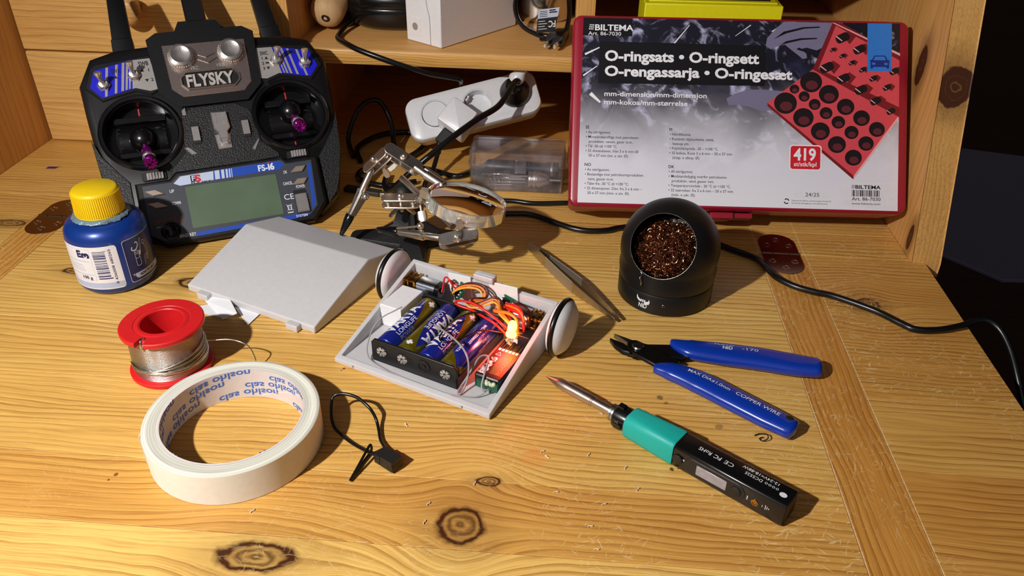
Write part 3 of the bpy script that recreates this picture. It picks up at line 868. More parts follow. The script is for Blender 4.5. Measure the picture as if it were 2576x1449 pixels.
for yy, xa in ((26.2, -19), (23.2, -26), (21.4, -25), (19.6, -24), (16.4, -18.2)): cyl_patch(mb, [(-40, xa, yy, yy+.5)], RB+.18, 1)
mb.text('100 g', -30, 13.4, 0, 2.2, 2, bold=.03, warp=lambda v: W(v), width=9)
mb.build('barcode_label', [m_lab, m_labb, m_navyink], b_, smooth=60)
mb = MB()
cyl_patch(mb, rounded_rows(7.4, 40, 6.6, 37.6, 2.0), RB+.10, 1)
cyl_patch(mb, rounded_rows(7.7, 40, 6.9, 37.3, 1.9), RB+.14, 0)
W = bw(RB+.2)
def stroke(pts, w, mi=1):
    P = spline([(p[0], p[1], 0) for p in pts], 5)
    for a, b in zip(P, P[1:]):
        d = (b-a); 
        if d.length < 1e-6: continue
        d.normalize(); n = Vector((-d.y, d.x, 0))*w/2
        mb.add([W(a-n), W(b-n), W(b+n), W(a+n)], [(0, 1, 2, 3)], mi)
stroke([(14.5, 31.2), (13.6, 29.6), (15.2, 28.4), (17.6, 28.8), (19.2, 30.4), (19.8, 32.2), (18.8, 33.4), (17.4, 33.2)], .8)
for pts in ([(15.3, 27), (15.2, 17.2)], [(19.2, 27), (19.2, 17.2)], [(15.2, 22.6), (17.2, 22.2), (19.2, 22.6)], [(15.2, 17.2), (17.2, 16.8), (19.2, 17.2)], [(15.3, 27), (17.2, 26.3), (19.2, 27), (17.2, 27.7), (15.3, 27)], [(15.3, 25.9), (17.2, 25.2), (19.2, 25.9)]): stroke(pts, .28)
mb.add([W(Vector(p+(0,))) for p in ((18.2, 23.6), (20.2, 23.8), (21.4, 26.6), (20.0, 26.8))], [(0, 1, 2, 3)], 1)
for pts in ([(20.2, 26.8), (22.2, 33.8), (23.2, 34.8), (23.0, 33.0), (21.3, 26.8)],): stroke(pts, .26)
for pts in ([(24.6, 31.4), (24.4, 29.8), (26.0, 29.6), (26.6, 31.6), (25.2, 32.4), (24.6, 31.4)], [(26.0, 29.8), (27.2, 24), (27.0, 20.6)], [(28.4, 31), (29.0, 25), (27.8, 20)], [(23, 15), (23.4, 19), (24.6, 21.4), (26.4, 22)], [(25.2, 18), (26.6, 21)], [(26.6, 17.2), (27.4, 20.6)]): stroke(pts, .3)
cyl_patch(mb, [(13.4, 40, 8.6, 12.4)], RB+.17, 2)
mb.add([W(Vector(p+(0,))) for p in ((9.4, 12.4), (13.4, 8.6), (13.4, 12.4))], [(0, 1, 2)], 2)
mb.text('HOW TO USE IT', 15.4, 9.6, .0, 1.8, 3, bold=.04, warp=lambda v: W(Vector((v.x, v.y, 0))) + Vector((math.cos(vd+v.x/RB), math.sin(vd+v.x/RB), 0))*.05, width=17)
mb.build('instruction_label', [m_navy, m_lab, m_labb, m_ink], b_, smooth=60, label='dark blue label with white line drawings and a strip of text')

# ---------------------------------------------------------------- solder reel
m_redp = pm('red_spool_plastic', (206, 28, 34), .4, bump=.03)
g = NG('wound_solder_wire'); P = g.sep(g.obj())
wv = g.math('SINE', g.math('MULTIPLY', P[2], 7.4)); wn_ = g.noise(g.vec(P[0], P[1], g.math('MULTIPLY', P[2], 1.4)), .12, 3.0)
g.set(Base_Color=g.mix(wn_, lin((196, 194, 190)), lin((226, 222, 214))), Metallic=1.0, Roughness=.3)
g.bump(wv, .9, .45); m_sold = g.mat
m_wire = pm('solder_wire', (214, 212, 208), .25, 1.0)
sp = thing('solder_reel', 'red plastic reel of silver solder wire with its loose end hooked behind the tape', 'solder spool', Matrix.Translation((-241, 381, 0)))
def flange(z0, z1, nm, notch):
    mb = MB()
    mb.lathe([(12.6, z0), (24.0, z0), (24.7, z0+.5), (24.7, z1-.5), (24.0, z1), (16.6, z1), (16.2, z1-.35), (15.6, z1), (13.4, z1), (12.6, z1-.8), (12.6, z0)], 80)
    o = mb.build(nm, m_redp, sp, smooth=40)
    if notch:
        c_ = MB().at(Matrix.Rotation(math.atan2(-24.4, -3), 4, 'Z')); c_.prism([(18.5, -2.6), (26, -3.0), (26, 3.2), (18.5, 1.6)], z0-2, z1+2); carve(o, c_)
    return o
flange(0, 3.2, 'reel_flange', False)
flange(30.2, 33.4, 'reel_flange', True)
MB().lathe([(12.6, 1), (12.6, 33), (13.6, 33), (13.6, 1), (12.6, 1)], 64).build('reel_core', m_redp, sp, smooth=40)
MB().lathe([(13.5, 3.2), (21.6, 3.2), (22.2, 5), (22.0, 12), (21.7, 20), (21.3, 28), (20.8, 30.2), (13.5, 30.2)], 80).build('wound_solder', m_sold, sp, smooth=50)
mb = MB()
for k in range(6):
    ph = k*1.1; a0 = 3.6 + k*.15
    pts = [((22.3+.25*math.sin(k))*math.cos(a0+t*.12), (22.3+.2*k*.3)*math.sin(a0+t*.12), 8 + k*1.0 + 2.2*math.sin(t*.12*.9+ph)) for t in range(26)]
    mb.tube(pts, .38, 6)
pts = [(22.2*math.cos(-2.4 + .13*t), 22.2*math.sin(-2.4 + .13*t), 8 + t*.62) for t in range(22)]
mb.tube(pts + [tuple(Vector(p) - Vector((-241, 381, 0))) for p in spline([(-221, 383.3, 17.5), (-217.6, 385.5, 17), (-211.4, 385.7, 17.8), (-203.7, 386.2, 18.4), (-196.3, 385, 18), (-190.8, 384.4, 15), (-188.3, 383.6, 9), (-187.6, 383, 3), (-186.2, 379, .6)], 6)], .42, 8)
mb.tube(spline([(-2.6, -22.0, 28), (-2.4, -23.2, 31), (-2.2, -22.4, 33.8), (-2.6, -20.6, 34.6), (-2.2, -18.8, 34.0)], 5), .7, 8)
mb.build('loose_wire', m_wire, sp, smooth=60)

# ---------------------------------------------------------------- roll of masking tape
m_tape = pm('white_masking_tape', (228, 224, 214), .62, sss=.15, sssr=2)
g = NG('wound_tape_edge'); P = g.sep(g.obj())
rr = g.math('SQRT', g.math('ADD', g.math('MULTIPLY', P[0], P[0]), g.math('MULTIPLY', P[1], P[1])))
ln = g.noise(g.vec(g.math('MULTIPLY', rr, 1.6), g.math('MULTIPLY', g.noise(g.vec(P[0], P[1], 0.0), .02, 1.0), 1.5), 0.0), 1.0, 3.0)
g.set(Base_Color=g.mix(g.smooth(ln, .35, .7), lin((196, 194, 180)), lin((236, 234, 224))), Roughness=.6)
g.bump(ln, .5, .5); m_tedge = g.mat
m_card = pm('pale_card_core', (214, 204, 202), .7)
m_bluep = pm('blue_core_print', (66, 110, 196), .6)
tp = thing('tape_roll', 'roll of white masking tape lying flat with blue lettering inside its card core', 'tape', Matrix.Translation((-175.5, 318.5, 0)))
RO, RI = 46.8, 37.6
mb = MB()
mb.lathe([(RI+1.2, 0), (RO-.2, 0), (RO, .3)], 128, 1); mb.lathe([(RO, .3), (RO, 19.9)], 128, 0); mb.lathe([(RO, 19.9), (RO-.3, 20.2), (43.4, 20.3), (43.1, 20.1), (40.2, 20.35), (RI+1.2, 20.2)], 128, 1)
a = 3.55
mb.loft([[((RO+d)*math.cos(a+t), (RO+d)*math.sin(a+t), z) for t, d in ((0, .05), (.03, .5), (.06, .9), (.075, 1.0), (.06, .4))] for z in (.6, 8, 14, 19.8)], 0)
mb.build('tape_windings', [m_tape, m_tedge], tp, smooth=50)
mb = MB()
mb.lathe([(RI+1.2, 20.3), (RI, 20.3), (RI, 0), (RI+1.2, 0)], 128, 0)
def tw(v):
    a_ = v.x/RI; return Vector(((RI-.12)*math.cos(a_), (RI-.12)*math.sin(a_), v.y))
# lettering runs upside down, climbing in rows round the inside
for row in range(3):
    for k in range(5):
        x0 = RI*(2*PI*k/5.0 + .42*row + .12); y0 = 17.2 - row*6.6
        mb.text('clas ohlson', x0, y0, 0, 4.3, 1, bold=.018, rot=PI, warp=lambda v: tw(Vector((v.x, v.y + (v.x-x0)*-.10, 0))), width=36, cut=(0, 2.2))
mb.tube([((RI-.05)*math.cos(t*.06+.35), (RI-.05)*math.sin(t*.06+.35), 20 - t*.95) for t in range(21)], .12, 5, 2)
mb.build('card_core', [m_card, m_bluep, m_tedge], tp, smooth=50)

# ---------------------------------------------------------------- black jumper lead with cable tie
m_lead = pm('black_lead_sheath', (14, 14, 15), .28)
m_conn = pm('black_connector', (28, 27, 27), .5, bump=.1)
ld = thing('jumper_lead', 'short looped black wire ending in a small black connector, tied with a black cable tie', 'cable', Matrix.Translation((-88, 308, 0)))
o3 = V(-88, 308, 0)
R3 = lambda P: [Vector(p)-o3 for p in P]
mb = MB(); mb.tube(spline(R3([(-88.0, 313.2, 5), (-90.5, 315.5, 4.2), (-93.1, 319.3, 3), (-96.5, 325.4, 2), (-98.9, 332.4, 2), (-100.9, 337.2, 3.4), (-102.8, 339.8, 6), (-105.4, 341.8, 9), (-109.2, 344.2, 11), (-113.3, 346.0, 13), (-117.8, 347.0, 14), (-122.3, 347.6, 14), (-126.4, 347.6, 13), (-128.2, 346.0, 11.6), (-128.3, 342.8, 9), (-127.6, 338.8, 6), (-126.4, 335.4, 4), (-123.8, 331.2, 2.4), (-119.5, 327.9, 1.2), (-114.6, 323.7, 1.2), (-108.9, 319.5, 1.6), (-102.8, 315.0, 3), (-98.6, 311.8, 4.4), (-94.0, 309.6, 5)]), 6), .95, 10)
mb.build('lead_wire', m_lead, ld, smooth=60)
pc = V(-88.4, 308.2, 1.2) - o3
dx = (V(-80.5, 305.1, 0) - V(-89.1, 310.7, 0)).normalized()
mb = MB().at(frame3(pc + V(0, 0, 0), dx, V(-dx.y, dx.x, 0), (0, 0, 1)))
mb.box(-6.2, -2.2, -4.2, 4.2, .4, 6.2); mb.box(-2.2, 6.8, -3.9, 3.9, 0, 6.8)
for y in (-2.4, 0, 2.4): mb.box(6.75, 6.95, y-.7, y+.7, 2.2, 4.0, 1)
mb.build('connector', [m_conn, m_ink], ld, bevel=.4)
mb = MB(); mb.tube(spline(R3([(-105.9, 294.0, 1.0), (-103, 303, 4), (-99.9, 312.8, 7.4), (-99.0, 314.6, 7.6), (-99.0, 315.4, 4), (-100.2, 314.0, 1.4), (-103, 305, 1.0), (-105.6, 294.4, 1.0)]), 6), .75, 8)
mb.build('cable_tie', m_lead, ld, smooth=60)
# ---------------------------------------------------------------- small white robot: chassis with everything inside it
m_pla = pm('translucent_white_print', (200, 198, 201), .42, var=.05, sss=.45, sssr=5, bump=.05, bscale=.6)
m_pla2 = pm('opaque_white_print', (230, 229, 232), .5, var=.05, bump=.25, bscale=1.2)
m_rubber = pm('black_rubber', (14, 14, 15), .3)
m_brass = pm('brass_gearbox', (176, 132, 62), .3, 1.0)
m_can = pm('motor_can_steel', (186, 192, 204), .26, 1.0)
m_foam = pm('white_foam_tape', (232, 232, 230), .7)
m_holder = pm('black_holder_plastic', (20, 20, 21), .42)
m_pcb = pm('green_circuit_board', (20, 84, 58), .4)
m_wred = pm('red_wire', (214, 30, 26), .36)
m_worg = pm('orange_wire', (238, 122, 34), .36)
m_wyel = pm('yellow_wire', (236, 168, 60), .36)
m_wbrn = pm('brown_wire', (72, 20, 14), .36)
m_wgry = pm('grey_antenna_wire', (150, 148, 150), .4)
m_pinw = pm('pale_pin_print', (236, 220, 224), .5)

RA = -0.40211
RM = rotz(-140.2, 391.7, 0, RA)
rob = thing('robot_chassis', 'open white printed robot chassis with two wheels, wires and a glowing light inside', 'robot', RM)
W_, D_, T_ = 111.4, 92.0, 3.0
zt = lambda y: 4.6 + 24.2*y/D_
mb = MB()
def loop(x0, x1, y0, y1, f): return [(x0, y0, f(y0)), (x1, y0, f(y0)), (x1, y1, f(y1)), (x0, y1, f(y1))]
mb.loft([loop(1.2, W_-1.2, 1.2, D_-1.2, lambda y: .3), loop(0, W_, 0, D_, lambda y: 1.4), loop(0, W_, 0, D_, zt), loop(T_, W_-T_, 3.6, D_-T_, zt), loop(T_+.4, W_-T_-.4, 4.4, D_-T_-.4, lambda y: 3.0)], 0, True, True)
tray = mb.build('tray', m_pla, rob, bevel=.7, fixn=True)
cut = MB().box(13.5, 21.5, -1, 1.3, 1.2, 3.6).box(92.5, 100.8, -1, 1.3, 1.2, 3.6)
carve(tray, cut)
mb = MB().box(52.0, 66.5, D_-4.6, D_-.4, 24, 36).box(52, 66.5, D_-7.0, D_-4.6, 31.8, 36).box(68, 71, D_-2.8, D_-.2, 27, 31)
mb.build('snap_tab', m_pla, rob, bevel=.6)
def wheel(x, s):
    mb = MB().at(frame((x, 79.5, 19.6), (s, 0, 0), (0, 1, 0)))
    mb.lathe([(0, -4.6), (14, -4.6), (17.2, -3.2), (18.3, -1.8), (17.2, 0), (18.1, 1.8), (16.8, 3.4), (14.8, 5.2), (10, 6.6), (0, 7.6)], 64)
    w = mb.build('wheel', m_pla2, rob, smooth=50)
    mb = MB().at(frame((x, 79.5, 19.6), (s, 0, 0), (0, 1, 0))); mb.torus(17.6, 1.95, 72, 14)
    mb.build('tyre', m_rubber, w, smooth=80)
wheel(W_+8.6, 1); wheel(-8.6, -1)
def motor(s):
    X = lambda x: x if s > 0 else W_ - x
    f = lambda x: frame((X(x), 79.5, 19.0), (s, 0, 0), (0, 1, 0))
    mb = MB().at(f(0)); mb.loft([[(x, y, z) for x, y in rrect(-6, 6, -5, 5, 3.4, 4)] for z in (13.4, 27.6)])
    m = mb.build('motor', m_can, rob, smooth=40)
    mb = MB()
    for x0, x1 in ((3.2, 4.4), (6.4, 7.4), (11.2, 12.8)):
        mb.at(f(0)); mb.loft([[(x, y, z) for x, y in rrect(-6, 6, -5, 5, .6, 2)] for z in (x0, x1)])
    for dx, dy in ((-4.6, 3.4), (4.6, 3.4), (-4.6, -3.4), (4.6, -3.4)): mb.rod((dx, dy, 4), (dx, dy, 12), .8, 8)
    mb.lathe([(0, 4.4), (4.2, 4.4), (4.2, 6.2), (2.4, 6.2), (2.4, 11), (0, 11)], 24)
    mb.rod((0, 0, -9), (0, 0, 4), 1.5, 10)
    mb.build('gearbox', m_brass, m)
    mb = MB().at(f(0)); mb.loft([[(x, y, z) for x, y in rrect(-5.6, 5.6, -4.6, 4.6, 3.2, 4)] for z in (27.4, 30.6)]); mb.lathe([(2.2, 30), (2.0, 32), (0, 32)], 16); mb.box(-6.6, -4.6, 1, 3, 28, 31.5)
    mb.build('end_cap', m_rubber, m)
motor(1); motor(-1)
mb = MB().prism([(3.4, 46), (19.8, 46), (19.8, 72.5), (3.4, 72.5)], 3.0, 19.5, ch=.4)
for i in range(9): mb.box(3.3, 19.9, 45.9, 72.6, 4.2+i*1.7, 4.8+i*1.7)
mb.build('motor_mount', m_pla2, rob, fixn=True)
mb = MB().prism([(91.6, 68), (108, 68), (108, 72.5), (91.6, 72.5)], 3.0, 15, ch=.4); mb.build('motor_mount', m_pla2, rob, fixn=True)
for x0, x1, z0, z1 in ((33, 50.5, 9, 27.2), (64.5, 86, 8, 27.4)):
    MB().at(Matrix.Translation((0, 88.2, 0)) @ Matrix.Rotation(math.radians(-4), 4, 'Y')).box(x0, x1, -.9, .3, z0, z1).build('foam_pad', m_foam, rob, bevel=.3)

# battery holder
hd = thing('battery_holder', 'black four-cell battery holder screwed flat in the white robot chassis', 'battery holder', RM)
hx0, hx1, hy0, hy1 = 20.9, 82.9, 11.6, 71.0
BX = [28.7, 44.1, 59.5, 74.9]
mb = MB()
mb.box(hx0, hx1, hy0, hy1, 3.2, 4.6)
for y0, y1 in ((hy0, hy0+2.0), (hy1-2.0, hy1)):
    P0 = [(hx0, 3.3), (hx1, 3.3), (hx1, 17.4), (hx1-2, 19.6), (hx0+2, 19.6), (hx0, 17.4)]
    mb.loft([[(x, y, z) for x, z in P0] for y in (y0, y1)])
for x in (hx0, hx1-1.2): mb.box(x, x+1.2, hy0, hy1, 3.3, 11.5)
for i in range(3): mb.box((BX[i]+BX[i+1])/2-.5, (BX[i]+BX[i+1])/2+.5, hy0+2, hy1-2, 3.3, 7.0)
ho = mb.build('holder_case', m_holder, hd, bevel=.4, fixn=True)
for i, x in enumerate(BX):
    mb = MB().at(frame((x, hy0-.05, 12.2), (0, -1, 0), (1, 0, 0)))
    if i == 2:
        mb.lathe([(4.6, 0), (4.6, .5), (3.6, .5), (3.4, .05), (1.5, .05), (1.4, .6), (0, .6)], 32, 0); mb.box(-11, -8.4, -2.6, 2.6, -.02, .05, 1)
        mb.build('screw_boss', [m_holder, m_ink], ho, smooth=40)
    else:
        mb.lathe([(4.6, .0), (4.4, .06), (0, .06)], 32, 1)
        for k in range(7):
            a = 2*PI*k/7; T0 = mb.T; mb.T = T0 @ Matrix.Rotation(a, 4, 'Z'); mb.loft([[(1.0, -.5, .1), (1.0, .5, .1), (3.5, 1.1, .35), (3.5, -1.1, .35)], [(1.0, -.4, .8), (1.0, .4, .8), (3.2, .9, .9), (3.2, -.9, .9)]], 0); mb.T = T0
        mb.build('contact_rivet', [m_chrome, m_ink], ho)

# AA cells
def cell_mat():
    g = NG('battery_label'); P = g.sep(g.obj())
    ang = g.math('ARCTAN2', P[0], P[2])
    aa = g.math('ABSOLUTE', ang)
    edge = g.math('SUBTRACT', 48.5, g.math('MULTIPLY', g.math('POWER', g.math('MINIMUM', g.math('DIVIDE', aa, 1.05), 1.6), 1.25), 27.0))
    gold = g.smooth(g.math('SUBTRACT', P[1], edge), -.12, .12)
    back = g.smooth(aa, 1.62, 1.64)
    top = g.smooth(P[1], 50.2, 50.4)
    gold = g.math('MULTIPLY', gold, g.math('SUBTRACT', 1.0, back))
    b2 = g.math('MULTIPLY', back, g.smooth(g.math('SUBTRACT', P[1], g.math('ADD', 39.0, g.math('MULTIPLY', g.math('SUBTRACT', aa, 1.63), 9.0))), -.1, .1))
    gold = g.math('MAXIMUM', gold, b2)
    g.set(Base_Color=g.mix(gold, lin((26, 42, 146)), lin((150, 134, 28))), Metallic=g.math('ADD', .35, g.math('MULTIPLY', gold, .4)), Roughness=.24, Coat_Weight=.5, Coat_Roughness=.1)
    return g.mat
m_cell = cell_mat()
RC = 7.55
def make_cell():
    t = thing('aa_battery', '', 'battery', Matrix(), 'batteries in the black holder')
    mb = MB().at(frame((0, 0, 0), (0, 1, 0), (1, 0, 0)))       # runs along +y, + end at y = 52.6
    mb.lathe([(5.2, -.2), (6.6, .0), (7.3, .5), (RC, 1.3), (RC, 51.2), (7.3, 52.1), (6.4, 52.5), (5.6, 52.4)], 64)
    b = mb.build('battery_label', m_cell, t, smooth=50)
    # lettering runs along the cell; x = along, y = round the cell
    W = lambda v: Vector(((RC+.06)*math.sin(-v.y/RC), v.x, (RC+.06)*math.cos(v.y/RC)))
    mb = MB()
    mb.text('VARTA', 8.2, -1.2, 0, 7.0, 0, bold=.035, warp=W, width=33.5, cut=(1, .9))
    mb.text('LONGLIFE', 9.6, -5.6, 0, 3.1, 0, bold=.0, warp=W, width=21, cut=(1, .9))
    mb.text('POWER', 9.6, -9.6, 0, 3.1, 1, bold=.0, warp=W, width=14, cut=(1, .9))
    mb.text('+', 46.2, -7.6, 0, 4.6, 0, bold=.10, warp=W, cut=(1, .9))
    mb.text('MADE IN GERMANY', 10, 19.0, 0, 1.9, 0, bold=.012, warp=W, width=22, cut=(1, .9))
    for k, (tx_, ww) in enumerate((('LR6 AA 1.5V', 13), ('12.2033', 8), ('BEST BEFORE', 13))): mb.text(tx_, 12 + k*2, 22.2 + k*3.0, 0, 1.4, 1, warp=W, width=ww, cut=(1, .9))
    mb.text('VARTA', 34, 16.6, 0, 1.8, 0, bold=.02, warp=W, width=9, cut=(1, .9))
    mb.build('battery_print', [m_white, m_silver], b, smooth=60)
    mb = MB().at(frame((0, 0, 0), (0, 1, 0), (1, 0, 0)))
    mb.lathe([(5.7, 52.3), (5.0, 52.6), (2.9, 52.7), (2.8, 54.4), (2.4, 54.8), (0, 54.8)], 32);
    mb.build('plus_terminal', m_chrome, t, smooth=40)
    mb = MB().at(frame((0, 0, 0), (0, 1, 0), (1, 0, 0))); mb.lathe([(0, -.6), (4.2, -.6), (5.2, -.1), (5.4, .1)], 32)
    mb.build('minus_terminal', m_chrome, t, smooth=40)
    return t
def copy_tree(o, parent=None):
    n = o.copy(); COL.objects.link(n)
    if parent: n.parent = parent
    for ch in list(o.children): copy_tree(ch, n)
    return n
cell0 = make_cell()
names = ['AA battery at the left end of the holder, beside the white motor mount',
         'AA battery with its gold plus end in front, second from the left in the holder',
         'AA battery with its blue end in front, crossed by the loose grey aerial wire',
         'AA battery at the right end of the holder, lit red, its small print upwards']
for i, x in enumerate(BX):
    o = cell0 if i == 0 else copy_tree(cell0)
    flip = i % 2 == 1
    roll = (-.06, -.72, .0, 2.35)[i]
    y = 14.4 if not flip else 14.4 + 53.6
    L = Matrix.Translation((x, y, 12.55)) @ Matrix.Rotation(PI if flip else 0, 4, 'Z') @ Matrix.Rotation(roll, 4, 'Y')
    Mx = RM @ L; Mx.translation = Mx.translation*U
    o.matrix_world = Mx; o['label'] = names[i]
    mbs = MB().at(Matrix.Translation((x, 0, 12.55)) @ frame((0, hy0+2.0 if not flip else hy1-2.0, 0), (0, 1 if not flip else -1, 0), (1, 0, 0)))
    pts = [((4.4 - t*.022)*math.cos(t*.55), (4.4-t*.022)*math.sin(t*.55), t*.030) for t in range(0, 50)]
    mbs.tube(pts, .32, 6); mbs.build('contact_spring', m_chrome, hd, smooth=60)

def wire(name, pts, r, mat, parent, n=5, label=None):
    mb = MB(); mb.tube(spline(pts, n), r, 8); return mb.build(name, mat, parent, smooth=70, label=label)
wire('power_lead', [(82, 66, 8), (86, 63, 14), (89.7, 60.0, 19), (81.5, 62.0, 23), (72.6, 62.1, 25), (66.5, 57.8, 26), (61.6, 51.3, 25), (58.6, 42.8, 23), (58.4, 34.5, 22), (59.9, 29.8, 21.6), (63.3, 28.3, 21.4), (69.5, 32.1, 22), (74.1, 40.2, 22), (78.4, 49.1, 22), (88, 58, 18)], .55, m_lead, hd)
wire('power_lead', [(92, 60.6, 15), (90.4, 61.4, 19), (86.1, 59.8, 24), (76.1, 60.8, 28), (65.7, 62.4, 30), (55.3, 62.4, 29), (51.3, 63.0, 26), (54.5, 63.4, 24), (62.9, 63.8, 23.4), (73.8, 60.2, 24), (83.5, 58.0, 23), (91, 58.6, 17)], .8, m_wred, hd)

# radio receiver with its two aerial wires
rx = thing('radio_receiver', 'small black receiver with dark red label and grey aerials, in the chassis corner', 'receiver', RM)
r0, r1, q0, q1, zr = 90.4, 106.6, 20.0, 50.4, 13.0
mb = MB().prism(rrect(r0-.4, r1+.4, q0, q1, 1.2, 3), 3.2, zr, 0, ch=.7); mb.build('receiver_case', m_holder, rx, fixn=True)
mb = MB()
m_rlab = pm('dark_red_label', (70, 18, 20), .35); m_olive = pm('olive_label_print', (104, 88, 44), .4); m_rlab2 = pm('red_label_print', (206, 52, 34), .4)
mb.rect(r0, r1, q0+1.4, q1-.6, zr+.1, 0); mb.rect(r0+6.4, r0+11.2, q0+4, q1-9, zr+.14, 1); mb.rect(r0+11.2, r1, q0+4, q1-14, zr+.16, 2)
fw = lambda v: v
mb.text('FS-iA6', r0+5.4, q0+2.0, zr+.18, 4.0, 3, bold=.05, rot=PI/2, width=17.5); mb.text('FLYSKY', r0+1.6, q0+2.2, zr+.18, 1.3, 3, rot=PI/2, width=9)
mb.text('AFHDS 2A', r0+13.6, q0+9, zr+.2, 2.2, 4, bold=.04, rot=PI/2, width=15); mb.text('RC', r0+13.8, q0+4.6, zr+.2, 2.4, 4, bold=.02, rot=PI/2)
for i in range(6): mb.rect(r0+1.2+i*2.35, r0+2.9+i*2.35, q1-3.4, q1-1.2, zr+.2, 3)
tri = [(r0+2.2, q1-8.4), (r0+5.6, q1-8.4), (r0+3.9, q1-5.2)]
for a, b in zip(tri, tri[1:]+tri[:1]): mb.rod((*a, zr+.2), (*b, zr+.2), .2, 5, 3)
mb.build('receiver_label', [m_rlab, m_olive, m_rlab2, m_pinw, m_worg], rx, smooth=None)
mb = MB().box(r0+2, r1, q0-1.6, q0+.4, 5, 10.4); mb.build('circuit_board', m_pcb, rx)
random.seed(5)
mb = MB()
for k in range(7): mb.sphere((r0+7+k*1.1, q0-1.0+random.uniform(-.4, .5), 9.6+random.uniform(-.6, .9)), random.uniform(.9, 1.6), 12, 8)
mb.build('solder_mask_blob', pm('milky_potting_glue', (206, 212, 176), .3, sss=.2), rx, smooth=60)
mb = MB()
for i in range(7):
    x = r0 + .4 + i*2.15
    mb.box(x-.85, x+.85, q1+.2, q1+8.6, 6.0, 12.4+.35*(i % 2), 0)
    for dz in (0, .01): mb.box(x-.25, x+.2, q1+.3, q1+8.5, 12.3, 12.75+.3*(i % 2), 1)
mb.build('servo_plugs', [m_holder, m_pinw], rx)
mb = MB().box(99.6, 108, 57.5, 67.6, 6, 20.5); mb.build('plug_housing', m_holder, rx, bevel=.5)
wire('aerial_wire', [(26.3, 39.3, 28.5), (23.0, 34.5, 27), (18.0, 29.4, 24), (15.6, 22.9, 20), (14.6, 18.0, 14), (16.0, 12.8, 8), (21.1, 9.2, 4.6), (32.0, 7.1, 3.7), (41.8, 5.8, 3.6), (60, 5.2, 3.6), (80, 5.6, 3.6), (96, 10.4, 4), (101, 15.2, 7)], .42, m_wgry, rx, 7)
wire('aerial_wire', [(51.0, 37.9, 24), (60.4, 33.5, 25.4), (70.1, 28.7, 26.6), (79.3, 24.5, 25.4), (85.0, 20.9, 22), (87.2, 18.4, 17), (88.0, 15.6, 11), (87.5, 11.9, 6), (87.0, 8.2, 4.2), (85.0, 9.0, 4.0), (84.3, 13.6, 5), (85.4, 17.6, 8), (87.9, 22.7, 15), (88.4, 29.0, 18), (90.7, 32.6, 18), (93.3, 31.9, 17), (96.4, 22.7, 16), (97.8, 15.4, 10), (100.1, 13.8, 8), (102.0, 15.9, 8)], .62, m_wgry, rx, 7)

# motor controllers with their leads
def esc(name, lab, x, y, z, rz, rx_):
    t = thing('motor_controller', lab, 'circuit board', RM, 'motor controller boards')
    T = Matrix.Translation((x, y, z)) @ Matrix.Rotation(rz, 4, 'Z') @ Matrix.Rotation(rx_, 4, 'X')
    mb = MB().at(T); mb.box(-6, 6, -5, 5, -.6, .6, 0)
    b = mb.build('circuit_board', m_pcb, t)
    mb = MB().at(T); mb.box(-3.6, 1.2, -3, 3, .6, 2.2); mb.box(2.2, 4.8, -3.4, -.6, .6, 1.8)
    for k in range(4): mb.box(-5.4, -4.4, -4+k*2.2, -2.8+k*2.2, .6, 1.3, 1)
    mb.build('chips', [m_holder, m_pinw], b)
    mb = MB().at(T)
    for k in range(3): mb.sphere((4.4, -2+k*2.2, 1.0), .9, 10, 6)
    mb.build('solder_joints', m_chrome, b)
    return t
e1 = esc('a', 'motor controller board with green edge below the left end of the wire bundle', 43.6, 80.5, 21.5, -.9, 1.0)
e2 = esc('b', 'motor controller board in front of the wider white foam pad, red wires on it', 79.0, 82.5, 22.0, -.35, .75)
wire('signal_wire', [(41, 79, 22), (42.5, 77.0, 24), (45.2, 78.0, 27), (51.3, 79.3, 30), (59.2, 80.1, 31), (64.4, 79.0, 29), (65.3, 75.7, 25.6), (61.7, 71.9, 26), (58.7, 69.1, 26), (60.6, 66.8, 25), (65.3, 68.9, 25), (70.2, 71.1, 28), (75.0, 73.0, 30), (79.2, 71.4, 29), (83, 66, 28), (90, 61.5, 27), (97, 58.5, 24), (100, 62, 20)], .75, m_worg, e1)
wire('signal_wire', [(41.5, 77.6, 21), (42.0, 75.4, 23.4), (45.0, 76.6, 26), (51.3, 77.7, 29), (59.0, 78.4, 30), (63.0, 77.4, 28), (63.9, 74.3, 25), (60.0, 70.6, 24.6), (57.6, 68.0, 25), (60.0, 65.4, 24), (65.7, 67.2, 24), (71.2, 69.4, 27), (75.6, 71.2, 29), (79.2, 69.8, 28), (83, 64.4, 27), (91, 60, 26), (99, 57, 23), (101.5, 60.4, 20)], .75, m_wyel, e1)
wire('signal_wire', [(41.0, 80.4, 23), (43.5, 78.6, 25.4), (46.2, 79.4, 28), (51.8, 80.8, 31), (60.2, 81.5, 32), (65.6, 80.4, 29.6), (66.5, 76.9, 26.4), (62.7, 73.2, 27), (59.7, 70.4, 27), (61.6, 68.1, 25.6), (66, 70.2, 26), (70.6, 72.4, 29), (75.4, 74.4, 31), (80.2, 72.6, 30), (84, 67.4, 29), (91, 62.7, 28), (98, 60, 24), (101, 63.6, 20)], .75, m_wbrn, e1)
wire('motor_wire', [(32.3, 76.4, 20), (32.5, 78.8, 25), (32.9, 79.6, 29.6), (35.0, 79.6, 31), (37.6, 78.8, 29.6), (39.6, 79.6, 25.6), (41.2, 80.0, 24)], .6, m_wred, e1)
wire('motor_wire', [(32.3, 81.4, 21), (34.0, 82.2, 26), (36.4, 81.4, 28), (39.2, 81.8, 26), (41.8, 82.2, 25)], .6, m_wred, e1)
